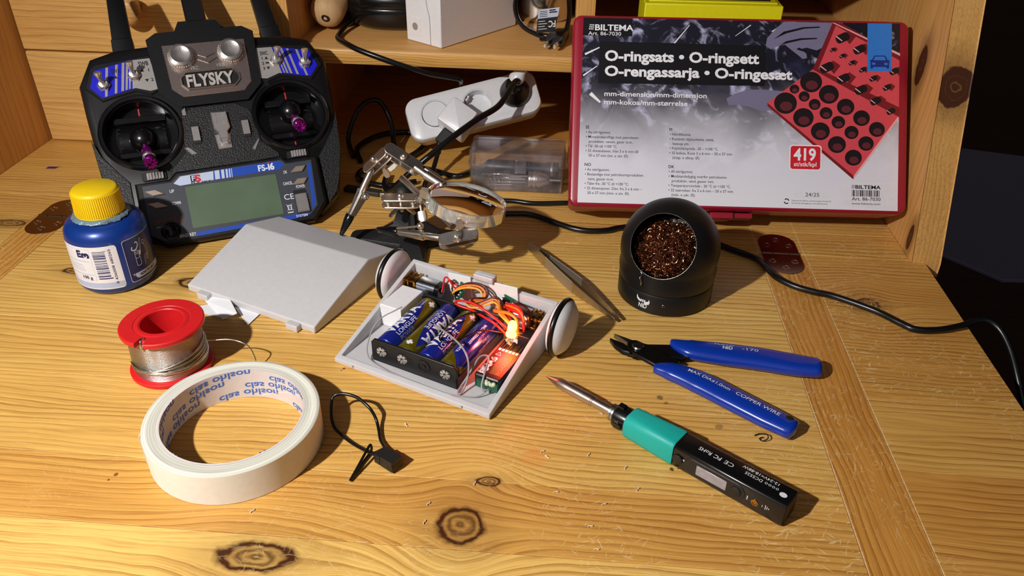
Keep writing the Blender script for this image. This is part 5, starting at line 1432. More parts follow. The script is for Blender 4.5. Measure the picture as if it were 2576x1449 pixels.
# ---------------------------------------------------------------- soldering iron
m_teal = pm('teal_silicone_grip', (22, 172, 162), .5)
m_blkg = pm('black_glossy_case', (14, 14, 15), .24, coat=.3)
m_tip = pm('heat_tinted_steel', (206, 190, 178), .34, 1.0, var=.2, scale=.08)
IH = 15.2
pA, pB = V(64.2, 321.6, 0), V(115.2, 284.2, 0)          # front upper edge of the handle
idir = (pB-pA).normalized(); side = V(-idir.y, idir.x, 0)
IW = 15.0
org = pA + side*(IW/2); org.z = 0
# origin: start of the black part on the handle's centre line
iron = thing('soldering_iron', 'soldering iron with teal grip, black handle and small grey display', 'soldering iron', frame3(org, idir, side, (0, 0, 1)))
sec = lambda w, z0, z1, r: [(y, zz_) for y, zz_ in rrect(-w, w, z0, z1, r, 4)]
mb = MB()
mb.loft([[(x, y, zz_) for y, zz_ in sec(w, z0, z1, r)] for x, w, z0, z1, r in ((-2, 6.6, .6, 14.6, 2.6), (0, 7.4, .4, IH, 2.0), (63, 7.5, .2, IH, 1.9), (64, 7.2, .5, IH-.3, 1.9))])
mb.build('handle_case', m_blkg, iron, smooth=35, fixn=True)
mb = MB().at(frame3((64.0, 0, 0), (0, 1, 0), (0, 0, 1), (1, 0, 0))); mb.prism(rrect(-5.8, 5.8, 1.8, 13.4, 1.2, 3), -.3, .15, 0); mb.build('end_socket', m_ink, iron)
mb = MB()
mb.loft([[(x, y, zz_) for y, zz_ in sec(w, z0, z1, r)] for x, w, z0, z1, r in ((-32.0, 7.6, .4, 15.0, 4.6), (-31.2, 8.0, .1, 15.6, 5.0), (-.8, 8.3, 0, 16.2, 3.2), (0.2, 7.9, .2, 15.8, 3.0))])
mb.build('grip_sleeve', m_teal, iron, smooth=40, fixn=True)
zc = 7.8
mb = MB().at(frame3((0, 0, zc), (0, 1, 0), (0, 0, 1), (1, 0, 0)))
mb.lathe([(0, -41), (6.4, -41), (7.0, -40.4), (7.2, -36), (6.8, -31.5), (0, -31)], 36); mb.box(-8.6, -6, -1.6, 1.6, -38, -33.4); mb.box(6, 8.8, -1.6, 1.6, -38, -33.4); mb.box(-1.8, 1.8, 6.0, 8.6, -40, -36)
mb.build('collar', m_blkg, iron, smooth=40)
mb = MB().at(frame((-36.6, -7.2, zc+1), (0, -1, .15))); mb.lathe([(1.5, -.3), (1.5, .5), (.8, .5), (.7, .1), (0, .1)], 16); mb.build('clamp_screw', m_screw, iron)
mb = MB().at(frame3((0, 0, zc), (0, 1, 0), (0, 0, 1), (1, 0, 0)))
mb.lathe([(0, -45.2), (3.4, -45.2), (5.2, -44.6), (5.2, -43.4), (4.7, -43.2), (5.2, -42.8), (5.2, -41.6), (4.7, -41.2), (0, -41)], 36); mb.build('ferrule', m_rim, iron, smooth=35)
mb = MB().at(frame3((0, 0, zc), (0, 1, 0), (0, 0, 1), (1, 0, 0)))
mb.lathe([(0, -93.0), (.5, -92.6), (3.0, -84.0), (3.4, -82.6), (3.4, -77.0), (3.5, -58.6), (3.2, -58.4), (3.2, -57.6), (2.9, -57.4), (2.9, -44), (0, -44)], 36); mb.build('soldering_tip', m_tip, iron, smooth=35)
# printing on top, controls on the viewer's side
mb = MB(); zt_ = IH+.06
mb.text('RoHS', 18.5, 1.6, zt_, 2.6, 0, bold=0.010, rot=PI, width=7.2); mb.text('FC', 24.2, 1.6, zt_, 2.6, 0, bold=0.015, rot=PI); mb.text('CE', 31.5, 1.6, zt_, 2.8, 0, rot=PI, width=5.2)
mb.text('12-24V=18-88W', 55.5, 4.8, zt_, 1.9, 0, bold=0.005, rot=PI, width=20); mb.text('DC5525', 47.5, 1.4, zt_, 2.0, 0, bold=0.005, rot=PI, width=9.4)
for k, x in enumerate((49.4, 51.4, 53.4, 55.4)): mb.at(Matrix.Translation((x, .6, zt_))); mb.lathe([(.75, 0), (.75, .02), (.5, .02), (.5, 0)], 16); mb.T = Matrix()
mb.poly(circ(59.4, -1.0, 2.0, 24, 1.7), zt_, 0)
mb.build('case_print', m_white, iron, smooth=None)
ST = frame3((0, -7.52, 0), (1, 0, 0), (0, 0, 1), (0, -1, 0))
mb = MB().at(ST); mb.prism(rrect(7.5, 43, 2.6, 13.2, 5.2, 8), -.4, .35, 0, ch=.2); mb.build('display_surround', m_conn, iron, fixn=True)
mb = MB().at(ST); mb.prism(rrect(15.0, 32.6, 4.6, 11.0, .4, 2), .2, .5, 0, ch=.1); mb.build('display_screen', pm('grey_screen', (158, 152, 158), .3, var=.2, scale=.4), iron, fixn=True)
for x in (3.6, 38.0): mb = MB().at(ST @ Matrix.Translation((x, 8, .2))); mb.lathe([(3.0, 0), (2.9, .7), (2.4, 1.0), (0, 1.1)], 28); mb.build('control_button', m_conn, iron)
mb = MB().at(ST); mb.text('+', 6.4, 8.2, .12, 1.9, 0, bold=0.025); mb.box(44.2, 44.6, 6.6, 9.2, .05, .12); mb.text('⏚' if False else 'I', 52.4, 7, .12, 1.6, 0)
for k, w_ in enumerate((1.5, 1.0, .5)): mb.box(54.2+k*.9, 54.5+k*.9, 8-w_, 8+w_, .05, .12)
mb.build('side_print', m_white, iron, smooth=None)
mb = MB().at(ST @ Matrix.Translation((48.6, 7.2, 0))); mb.lathe([(2.0, -.2), (2.0, .3), (1.2, .4), (1.1, .1), (0, .1)], 20); mb.build('earth_screw', m_brass, iron)
# ---------------------------------------------------------------- helping hand with magnifier
m_iron = pm('black_cast_iron', (18, 18, 20), .55, bump=.5, bscale=.6)
m_nick = pm('worn_nickel', (222, 214, 204), .3, 1.0, var=.12, scale=.15, bump=.12, bscale=.3)
m_sleeve = pm('black_dipped_sleeve', (12, 12, 14), .2, bump=.4, bscale=.3)
hh = thing('helping_hand', 'soldering helping hand with tilted magnifier, two clips and a black cast base', 'helping hand', Matrix.Translation((-120, 552, 0)))
HO = V(-120, 552, 0)
def H(*p): return Vector(p) - HO
mb = MB()
foot = []
for (fx, fy, fw) in ((-48, -2, 9), (18, -30, 10), (30, 16, 9)):
    pass
plan = [(-50, -8), (-30, -12), (-8, -16), (4, -40), (16, -40), (14, -12), (40, 2), (38, 12), (8, 12), (-8, 12), (-30, 8), (-50, 4)]
def ringp(f, z): return [(x*f, y*f, z) for x, y in plan]
mb.loft([ringp(1, .1), ringp(1, 2.4), ringp(.94, 4.4), ringp(.55, 8), ringp(.30, 15), ringp(.24, 24), ringp(.22, 33), ringp(.20, 37)], 0)
mb.build('cast_base', m_iron, hh, smooth=30, fixn=True)
mb = MB().sphere((-6, 2, 40), 7.6, 20, 14); mb.rod((-6, 2, 34), (-2, -2, 30), 6, 16); mb.build('cast_knuckle', m_iron, hh, smooth=60)

def bracket(c_, d, nrm, L, w=4.6, gap=3.2, nut=1, wing=1.0, spin=0.0):
    """two clamp plates with a screw and a wing nut; d = along, nrm = plate normal"""
    x = Vector(d).normalized(); zN = Vector(nrm); zN = (zN - x*zN.dot(x)).normalized(); F = frame3(c_, x, zN.cross(x), zN)
    e = bpy.data.objects.new('clamp', None)
    mb = MB().at(F)
    for s in (-1, 1):
        z0 = s*gap - .7
        out_ = [(L/2*math.copysign(1, math.cos(a))*.78 + w*math.cos(a)*.9, w*math.sin(a)) for a in [2*PI*(k+.5)/24 for k in range(24)]]
        mb.prism(out_, z0, z0+1.4, 0, ch=.35)
    mb.build('clamp_plates', m_nick, hh, smooth=35, fixn=True)
    mb = MB().at(F); mb.rod((0, 0, -gap-6), (0, 0, gap+2), 1.5, 12); mb.lathe([(0, gap+.7), (2.6, gap+.7), (2.6, gap+2.0), (1.6, gap+3.6), (0, gap+4.2)], 20)
    for k in range(8): mb.at(F @ Matrix.Translation((0, 0, -gap+1.0+k*.8))); mb.torus(1.5, .18, 14, 5)
    mb.build('clamp_screw', m_nick, hh, smooth=50)
    for s in (-1, 1):
        mb = MB().at(F @ Matrix.Translation((s*L*.36, 0, 0))); mb.sphere((0, 0, 0), gap*.92, 18, 12); mb.build('ball_joint', m_nick, hh, smooth=60)
    FN = F @ Matrix.Rotation(spin, 4, 'Z')
    mb = MB().at(FN); z0 = -gap*nut - .8*nut
    mb.lathe([(0, z0), (2.9, z0), (3.1, z0-1.6*nut), (2.3, z0-3.4*nut), (0, z0-3.6*nut)], 20)
    for s in (-1, 1):
        T0 = FN @ Matrix.Translation((s*2.2, 0, z0-1.6*nut)) @ Matrix.Rotation(s*nut*.75, 4, 'Y')
        mb.at(T0)
        rr_ = [(0, 1.2), (1.8, 1.4), (4.2, 2.2), (6.4, 2.7), (8.2, 2.3), (9.2, .8)]
        mb.loft([[(s*x*wing, y*q, zz_) for q, zz_ in ((1, .55), (1, -.55), (-1, -.55), (-1, .55))] for x, y in rr_])
    mb.build('wing_nut', m_nick, hh, smooth=40, fixn=True)

def gtube(nm, pts, radii, mat=None, n=16): 
    mb = MB(); mb.tube([Vector(p) for p in pts], 1, n, radii=radii); return mb.build(nm, mat or m_nick, hh, smooth=50)
P1, P0, P2 = H(-79.0, 497, 44.5), H(-107, 532, 48.5), H(-125.5, 556, 62)
gtube('cross_rod', [P1, P0, P0 + (P0-P1)*.72], [2.5, 2.5, 2.5])
# middle clamp on the post and the boss that holds the rod
bracket(H(-124, 535, 43.0), (1, .06, .02), (0.05, -.15, 1), 26, 5.0, 3.2, 1, 1.15, .2)
gtube('rod_boss', [H(-112, 533.6, 44), H(-109.5, 532.4, 46), H(-107.4, 531.6, 48), H(-104.6, 531, 50)], [2.0, 4.2, 4.4, 3.2])
mb = MB().at(frame(H(-107.5, 529.0, 38.5), (.2, -.5, -.6))); mb.rod((0, 0, -8), (0, 0, 0), 1.2, 10)
mb.loft([[(3.6*math.cos(a), 1.0*math.sin(a), z) for a in [2*PI*k/16 for k in range(16)]] for z in (0, 1)] + [[(3.9*math.cos(a), 1.1*math.sin(a), z) for a in [2*PI*k/16 for k in range(16)]] for z in (4, 6)] + [[(2.4*math.cos(a), .8*math.sin(a), 8) for a in [2*PI*k/16 for k in range(16)]]]); mb.build('thumb_screw', m_nick, hh, smooth=50)
# upper clamps: one towards the magnifier, one towards the left clip
bracket(H(-124.5, 553, 69.0), (.80, -.10, -.46), (.40, -.50, .62), 30, 4.8, 3.4, 1, 1.1, .9)
bracket(H(-143.5, 552, 66.5), (.62, .1, .58), (-.5, -.45, .62), 22, 4.6, 3.0, 1, .95, 1.3)
gtube('socket_tube', [H(-114.5, 548.5, 65), H(-106, 545.5, 60.6), H(-106, 545.5, 60.6), H(-93, 541.0, 54.6)], [2.8, 2.8, 3.7, 3.7])
gtube('socket_tube', [H(-107.5, 551.5, 62.4), H(-94, 546.5, 56.0)], [2.2, 2.2])
# lower clamp
bracket(H(-74.5, 491.5, 38.5), (.86, .30, .12), (.10, -.52, .84), 26, 4.8, 3.2, -1, 1.0, 1.2)

def clip(base, tip, up, nm):
    b, t = Vector(base), Vector(tip); d = (t-b).normalized(); L = (t-b).length
    F = frame(b, d, up)
    mb = MB().at(F)
    mb.lathe([(0, -2), (1.6, -2), (2.5, 0), (2.6, L*.28), (2.3, L*.34), (0, L*.34)], 16)
    def jaw(s, z0, z1):
        rings = []
        for i in range(9):
            q = i/8; z = z0 + (z1-z0)*q; w = 3.0*(1-q*.55); h = (2.6*(1-q) + .9)
            rings.append([(s*(h*.9 + .2), -w*.6, z), (s*(h*.55), -w, z), (s*.15, -w*.9, z), (s*.15, w*.9, z), (s*(h*.55), w, z), (s*(h*.9+.2), w*.6, z)])
        mb.loft(rings)
    jaw(1, L*.34, L*.97); jaw(-1, L*.30, L*.97)
    # lifted thumb lever with its round end
    mb.loft([[(3.0 + 3.6*(1-q) + .6*s_, w_*2.0*(.8+.2*q), L*(.36+.34*q)) for s_, w_ in ((-1, -1), (1, -1), (1, 1), (-1, 1))] for q in (0, .3, .6, 1)])
    o = mb.build(nm, m_nick, hh, smooth=45, fixn=True)
    mb = MB().at(F); mb.sphere((6.6, 0, L*.36), 2.7, 18, 12); mb.build('lever_ball', m_nick, o, smooth=60)
    mb = MB().at(F)
    mb.loft([[(2.9*k*math.cos(a), 2.6*k*math.sin(a), z) for a in [2*PI*j/20 for j in range(20)]] for z, k in ((L*.70, 1.12), (L*.72, 1.3), (L*.80, 1.22), (L*.95, .8), (L*1.02, .6), (L*1.04, .3))])
    mb.build('clip_sleeve', m_sleeve, o, smooth=60)
clip(H(-148.5, 549, 60), H(-169.5, 527, 17.5), (.8, -.6, .1), 'crocodile_clip')
clip(H(-84.0, 489.5, 38.8), H(-136.5, 512.5, 30.6), (.1, .25, 1), 'crocodile_clip')

# magnifier
m_glass = NG('clear_glass'); m_glass.set(Base_Color=(.97, 1, .985, 1), Roughness=.0, Transmission_Weight=1.0, IOR=1.5)
m_acr = NG('clear_rim_plastic'); m_acr.set(Base_Color=(.93, .95, .93, 1), Roughness=.05, Transmission_Weight=.8, IOR=1.46, Metallic=.12)
MG = frame(H(-72.5, 522.5, 50.5), (.20, .085, .97), (1, 0, 0))
mb = MB().at(MG); Rl = 27.4
mb.lathe([(0, 4.6), (9, 4.3), (18, 3.6), (Rl, 2.4), (Rl, -3.4), (18, -4.4), (9, -5.0), (0, -5.2)], 72); mb.build('lens', m_glass.mat, hh, smooth=50)
mb = MB().at(MG); mb.lathe([(Rl+.15, 3.6), (Rl+1.2, 4.2), (Rl+2.0, 3.8), (Rl+2.1, -4.8), (Rl+1.6, -5.4), (Rl+.15, -5.0), (Rl+.15, 3.6)], 80); mb.build('lens_rim', m_acr.mat, hh, smooth=40)
mb = MB().at(MG); mb.prism([(-Rl-7, -3.2), (-Rl-1.6, -3.8), (-Rl-1.6, 3.8), (-Rl-7, 3.2)], -3.4, 3.0, 0, ch=.5); mb.build('rim_clasp', m_nick, hh, fixn=True)

# ---------------------------------------------------------------- clear box of small tools
m_clear = NG('hazy_clear_plastic'); 
tr = m_clear.new('ShaderNodeBsdfTransparent'); gl_ = m_clear.new('ShaderNodeBsdfGlossy'); df = m_clear.new('ShaderNodeBsdfDiffuse'); tl = m_clear.new('ShaderNodeBsdfTranslucent')
tr.inputs[0].default_value = (.97, .96, .97, 1); gl_.inputs[0].default_value = (.9, .9, .9, 1); gl_.inputs['Roughness'].default_value = .12
df.inputs[0].default_value = lin((226, 222, 228))
hz = m_clear.noise(m_clear.obj(), .05, 3.0)
fz = m_clear.new('ShaderNodeFresnel'); fz.inputs[0].default_value = 1.4
m1 = m_clear.new('ShaderNodeMixShader'); m2 = m_clear.new('ShaderNodeMixShader')
m_clear.l.new(m_clear.smooth(hz, .3, .75,   .03, .12), m1.inputs[0]); m_clear.l.new(tr.outputs[0], m1.inputs[1]); m_clear.l.new(df.outputs[0], m1.inputs[2])
m_clear.l.new(m_clear.math('MULTIPLY', fz.outputs[0], .6), m2.inputs[0]); m_clear.l.new(m1.outputs[0], m2.inputs[1]); m_clear.l.new(gl_.outputs[0], m2.inputs[2]); m_clear.l.new(m2.outputs[0], m_clear.out.inputs[0])
cbx = thing('clear_box', 'small hazy clear plastic box with hinged lid and drill bits inside', 'box', Matrix.Translation((-87, 645, 0)))
def shell(nm, x0, x1, y0, y1, z0, z1, t, open_top, mat, r=4, taper=.8):
    R0 = rrect(x0, x1, y0, y1, r, 4); mb = MB()
    a, b = (z0, z1) if open_top else (z1, z0)
    mb.loft([[(x, y, a) for x, y in inset(R0, taper+1)], [(x, y, a + (1 if open_top else -1)) for x, y in inset(R0, taper*.6)], [(x, y, b) for x, y in R0], [(x, y, b) for x, y in inset(R0, t)], [(x, y, a + (1.4 if open_top else -1.4)) for x, y in inset(R0, t+taper)]], 0)
    return mb.build(nm, mat, cbx, smooth=35, fixn=True)
shell('box_base', 0, 83.8, 0, 39.5, .2, 25, 1.1, True, m_clear.mat)
shell('box_lid', -.2, 84, -.4, 39.8, 25.2, 37, 1.1, False, m_clear.mat)
mb = MB(); Rr = rrect(-.8, 84.6, -1.0, 40.2, 4.4, 4)
mb.loft([[(x, y, z) for x, y in inset(Rr, d)] for z, d in ((24.4, .8), (24.4, 0), (26.4, 0), (26.4, .8))], 0, False, False)
for x in (9.4, 38.2, 52.6, 80): mb.box(x, x+.8, -1.3, -.2, 25, 31.5)
mb.build('lid_flange', m_clear.mat, cbx, fixn=True)
mb = MB().box(40.5, 50.5, -2.2, -.8, 19.6, 32); mb.box(40.5, 50.5, -3.2, -.8, 19.6, 21.2); mb.build('snap_latch', m_clear.mat, cbx, bevel=.5)
m_steel = pm('bright_tool_steel', (206, 204, 200), .4, 1.0)
m_toolblk = pm('dark_navy_handle', (26, 28, 42), .4)
def in_box(p): return Vector(p) + V(-87, 645, 0)
chk = thing('drill_chuck', 'small knurled steel drill chuck lying in the clear box', 'drill chuck', Matrix.Translation(in_box((52, 12, 8))))
mb = MB().at(frame((0, 0, 0), (1, -.05, .02)))
mb.lathe([(0, 0), (7.0, 0), (7.6, .8), (7.6, 2.6), (6.6, 3.2), (6.6, 4.2), (7.6, 4.8), (7.6, 6.6), (6.6, 7.2), (6.6, 7.8), (7.6, 8.4), (7.4, 10), (4.2, 17.4), (3.6, 18.4), (0, 18.4)], 36); mb.build('chuck_body', m_steel, chk, smooth=35)
mb = MB().at(frame((0, 0, 0), (1, -.05, .02))); mb.rod((0, 0, 18), (0, 0, 29), 1.2, 10); mb.build('spindle', m_steel, chk)
hdl = thing('pin_vise', 'dark navy tool handle lying at the back of the clear box', 'tool handle', Matrix.Translation(in_box((12, 26, 12.5))))
mb = MB().at(frame((0, 0, 0), (1, .02, -.03))); mb.lathe([(0, 0), (5, .4), (6.4, 3), (6.8, 30), (6.2, 52), (7.4, 58), (7.4, 66), (0, 67)], 32); mb.build('handle', m_toolblk, hdl, smooth=45)
mb = MB().at(frame((0, 0, 0), (1, .02, -.03))); mb.lathe([(7.45, 59), (7.6, 60), (7.45, 61)], 32); mb.build('ferrule', m_steel, hdl)
# steel twist bits: loose on the floor of the box
drill0 = None
random.seed(4)
for k in range(9):
    L = random.uniform(24, 40); x = random.uniform(9, 17) + (k % 3)*3; y = 5.5 + k*2.2; z = 3.4 + (k % 4)*2.1
    o = thing('twist_drill_bit', 'thin steel twist drill bit lying loose in the clear box', 'drill bit', Matrix.Translation(in_box((x, y, z))) @ Matrix.Rotation(random.uniform(-.14, .14), 4, 'Z') @ Matrix.Rotation(random.uniform(-.10, .02), 4, 'Y'), 'drill bits in the clear box')
    r = random.uniform(.45, 1.0)
    mb = MB().at(frame((0, 0, 0), (1, 0, 0))); mb.lathe([(0, L*.55), (r*.9, L*.55), (r*.9, L), (0, L)], 10); mb.build('shank', m_steel, o)
    mb = MB().at(frame((0, 0, 0), (1, 0, 0)))
    for s in (0, PI): mb.tube([(r*.55*math.cos(s+i*.7), r*.55*math.sin(s+i*.7), L*.56*i/24) for i in range(25)], r*.5, 5)
    mb.build('flutes', m_steel, o, smooth=60)

# ---------------------------------------------------------------- power strip and what is plugged into it
m_wplast = pm('white_gloss_plastic', (214, 214, 218), .3, coat=.1)
SO = V(-140.7, 688.7, 18.9)
sx_ = V(.9476, .2411, .2107).normalized(); sz_ = V(.03, -.73, .68); sz_ = (sz_ - sx_*sz_.dot(sx_)).normalized(); sy_ = sz_.cross(sx_)
SM = frame3(SO, sx_*.7, sy_*.7, sz_*.7)
CGM = SM @ Matrix.Translation((62, 19, 0)) @ Matrix.Rotation(math.radians(-52), 4, 'Z')
strip = thing('power_strip', 'white three-socket power strip propped on its long edge under the shelf', 'power strip', SM)
mb = MB(); Rs = rrect(-4, 177, 9, 71, 17, 7)
mb.loft([[(x, y, -40) for x, y in inset(Rs, 9)], [(x, y, -37) for x, y in inset(Rs, 6)], [(x, y, -14) for x, y in inset(Rs, 1.0)], [(x, y, -6) for x, y in inset(Rs, 0)], [(x, y, -1.6) for x, y in inset(Rs, 1.4)], [(x, y, 0) for x, y in inset(Rs, 5)]])
sb = mb.build('strip_body', m_wplast, strip, smooth=32, fixn=True)
cut = MB()
for x in (35, 93, 145): cut.prism(circ(x, 41, 20.3, 48), -16, 4)
carve(sb, cut)
mb = MB(); 
for x in (35, 93, 145):
    mb = MB().at(Matrix.Translation((x, 41, 0)) @ Matrix.Rotation(.8, 4, 'Z')); mb.lathe([(20.2, -15.9), (20.2, -.4), (19.2, -.2), (18.4, -.8), (18.4, -15.4), (0, -15.4)], 48)
    mb.box(-3.6, 3.6, 15, 18.6, -15, -3); mb.box(-3.6, 3.6, -18.6, -15, -15, -3)
    s_ = mb.build('socket', m_wplast, sb, smooth=40)
    mb = MB().at(Matrix.Translation((x, 41, 0)) @ Matrix.Rotation(.8, 4, 'Z'))
    for s in (-1, 1): mb.loft([[(xx, s*yy, zz_) for xx in (-1.6, 1.6)] + [(xx, s*(yy+.8), zz_) for xx in (1.6, -1.6)] for yy, zz_ in ((17.4, -14), (15.2, -8), (16.8, -3), (17.8, -2))])
    mb.build('earth_clip', m_brass, s_, fixn=True)
chg = thing('usb_charger', 'white square plug-in charger in the nearest socket of the power strip', 'charger', CGM)
mb = MB(); Rc = rrect(-21, 21, -20, 20, 4, 4)
mb.loft([[(x, y, -13) for x, y in circ(0, 0, 17.4, 24)]], 0) if False else None
mb.loft([[(x, y, .6) for x, y in inset(Rc, .4)], [(x, y, 2) for x, y in Rc], [(x, y, 27.6) for x, y in inset(Rc, 1.2)], [(x, y, 29.4) for x, y in inset(Rc, 2.2)], [(x, y, 30) for x, y in inset(Rc, 4)]])
mb.build('charger_body', m_wplast, chg, smooth=32, fixn=True)
mb = MB().at(Matrix.Rotation(math.radians(52), 4, 'Z') @ Matrix.Translation((-27, 22, 0))).lathe([(0, -13), (16.6, -13), (17.4, -12), (17.4, .4), (0, .4)], 36); mb.build('plug_base', m_wplast, chg)
MB().box(-7, 7, -20.3, -19.4, 10, 17).build('usb_port', m_ink, chg)
up = thing('usb_plug_cable', 'black USB plug and ribbed cable hanging from the white charger', 'cable', CGM)
mb = MB(); mb.prism(rrect(-7.4, 7.4, 9.2, 17.6, 1.6, 3), 20.6, 40, 0, ch=.8); mb.f = mb.f
T_ = Matrix.Rotation(PI/2, 4, 'X')
mb2 = MB().at(T_); mb2.add([tuple(v) for v in mb.v], mb.f); mb2.build('usb_plug', m_conn, up, fixn=True)
iM = CGM.inverted()
W3 = lambda P: [iM @ Vector(p) for p in P]
q0 = Vector((0, -40, 13.4)); q0w = CGM @ q0
pts = [q0] + W3([q0w + V(-1, -7, -8), (q0w.x-4, q0w.y-24, 8), (q0w.x-8, q0w.y-40, 3.4), (q0w.x-2, q0w.y-62, 2.6), (q0w.x+10, q0w.y-66, 2.4), (-52, 624, 2.4), (-29, 621.5, 2.4), (-2, 625, 2.4), (10, 628, 2.4)])
mb = MB(); mb.tube(spline(pts, 8), 3.0, 10); 
for k in range(7): mb.at(frame(q0 + (pts[1]-q0)*(k/7), pts[1]-q0)); mb.torus(3.4, 1.0, 18, 6)
mb.build('usb_cable', m_rubber, up, smooth=60)
bp = thing('black_plug', 'round black mains plug in the far socket of the power strip with a thick cable', 'plug', SM @ Matrix.Translation((145, 41, 0)))
mb = MB(); mb.lathe([(0, -13), (14, -13), (14.4, -12), (14.4, .6), (20.4, 1.0), (20.6, 4), (19, 9), (13, 17), (11.5, 24), (9, 26), (0, 27)], 44); mb.build('plug_body', m_rubber, bp, smooth=40)
iB = (SM @ Matrix.Translation((145, 41, 0))).inverted()
SMt = lambda x, y, z: SM @ Vector((x, y, z))
mb = MB(); cpts = [SMt(146, 42, 18), SMt(150, 43, 30), SMt(143, 38, 38), V(-64.6, 688, 64), V(-81.2, 668, 58.5), V(-98.2, 648, 51), V(-116, 631, 40), V(-122, 627, 36), V(-136, 622, 24), V(-148, 622, 12), V(-156, 628, 5), V(-162, 640, 4.0), V(-164, 660, 4)]
mb.tube(spline([iB @ Vector(p) for p in cpts], 8), 3.9, 12); mb.build('mains_cable', m_lead, bp, smooth=60)
wp = thing('white_strain_relief_plug', 'white plug head with a ribbed cable sleeve beside the black plug on the power strip', 'plug', SM @ Matrix.Translation((153, 47, 22)))
mb = MB().at(frame((0, 4, 6), (.72, .35, .5))); mb.lathe([(0, -10), (9, -9.4), (10.5, -6), (9, 2), (5, 8), (0, 8)], 28); 
for k in range(6): mb.lathe([(5.0-.25*k, 8+k*2.6), (5.2-.25*k, 8.8+k*2.6), (4.6-.25*k, 10+k*2.6), (4.4-.25*k, 10.6+k*2.6)], 24)
mb.lathe([(3.4, 23.4), (0, 23.6)], 20); mb.build('plug_head', m_wplast, wp, smooth=50)

# dark tangle behind the transmitter
for lab, pts, r in (('black cable looping on the desk in the dark just right of the transmitter', [(-196, 690, 3), (-206, 722, 3), (-190, 756, 3), (-160, 764, 3), (-142, 738, 5), (-150, 706, 4), (-172, 690, 3), (-190, 668, 3), (-186, 650, 3), (-160, 640, 3), (-136, 652, 3)], 2.6),
                    ('black cable arching up against the shadow behind the helping hand', [(-205, 700, 2.6), (-214, 720, 14), (-206, 742, 36), (-190, 752, 40), (-176, 742, 22), (-168, 716, 8), (-150, 690, 3), (-120, 676, 2.6), (-100, 668, 2.6), (-78, 684, 2.6), (-40, 690, 2.6)], 2.4)):
    mb = MB(); o = V(*pts[0]); mb.tube(spline([V(*p)-o for p in pts], 8), r, 10)
    ob = mb.build('black_cable', m_lead, smooth=60); ob.location = o*U; tag(ob, lab, 'cable')
pr_ = thing('flat_bar_tool', 'dark flat bar tool with a small bright metal tip lying left of the helping hand', 'tool', rotz(-196, 634, 1.8, -.22))
MB().box(0, 34, -4, 4, -1.6, 2.4).build('bar', pm('dark_grey_bar', (48, 44, 44), .5), pr_, bevel=.6); MB().box(34, 39, -2.6, 2.6, -1.4, 2.0).build('metal_tip', m_steel, pr_, bevel=.4)

# ---------------------------------------------------------------- mains cord across the desk
mb = MB()
pts = [(-104, 600, 2.6), (-98, 592, 2.6), (-85, 590, 2.6), (-60, 597, 2.6), (-44, 600.5, 2.6), (-28, 600, 2.6), (-7, 587.5, 2.6), (6, 580, 2.6), (19, 577, 2.6), (33, 579, 2.6), (45, 585, 2.6), (70, 592, 2.6), (100, 582, 2.6), (128, 560.5, 2.7), (147, 546.5, 3), (153, 533, 3.2), (158, 520, 2.9), (169, 509.5, 2.6), (182, 503, 2.6), (195, 498.5, 2.6), (218, 483.5, 2.6), (231, 470, 2.6), (240, 462.5, 2.6), (255, 463.5, 2.6), (271, 468.5, 3.4), (283, 473, 5.6), (291, 473, 5.5), (297, 467, 2.5), (301, 455, -5), (303, 440, -16), (306, 420, -34)]
mb.tube(spline([V(*p)-V(45, 585, 0) for p in pts], 8), 2.35, 12)
ob = mb.build('mains_cord', m_lead, smooth=60); ob.location = V(45, 585, 0)*U
tag(ob, 'long black cord winding from behind the magnifier past the tip cleaner and over the right desk edge', 'cord')
ob['label'] = 'long black cord winding past the tip cleaner and over the right desk edge'

# ---------------------------------------------------------------- things on the upper shelf
m_pale = wood('pale_beech', 2, across=0, light=(206, 172, 126), dark=(176, 138, 92), ring=12, strength=.4, rough=.5)
ro = thing('wooden_roller', 'pale round wooden handle with a dark hole in its rounded end', 'handle', Matrix.Translation((-237, 757, 116)))
F = frame((0, 0, 0), (.10, .90, .40), (1, 0, 0))
mb = MB().at(F); mb.lathe([(0, -1.2), (6, -.6), (11, 2.0), (14.6, 6.5), (16, 12), (16.2, 112), (0, 112)], 48)
o = mb.build('handle_body', m_pale, ro, smooth=50); boards(o, [.3]*len(o.data.polygons))
mb = MB().at(F @ Matrix.Translation((2.5, -1.5, -1.3))); mb.lathe([(4.0, .2), (3.8, .0), (2.2, -.2), (2.0, .5), (0, .5)], 20); mb.build('end_hole', m_ink, ro)
bc = thing('round_black_case', 'rounded black zip case with a moulded seam behind the white enclosure on the shelf', 'case', Matrix.Translation((-178, 814, 102.3)))
mb = MB(); 
ell = lambda a, b, n=64: [(a*math.copysign(abs(math.cos(t))**.85, math.cos(t)), b*math.copysign(abs(math.sin(t))**.85, math.sin(t))) for t in [2*PI*k/n for k in range(n)]]
mb.loft([[(x*k, y*k, z) for x, y in ell(51.5, 50)] for z, k in ((.2, .78), (4, .90), (10, .97), (16, 1.0), (21, 1.01), (22, .995), (23, 1.01), (30, .985), (38, .93), (45, .82), (50, .64), (53, .4), (54, .1))])
mb.build('case_shell', m_txg, bc, smooth=50, fixn=True)
mb = MB(); o_ = V(-178, 814, 102.3)
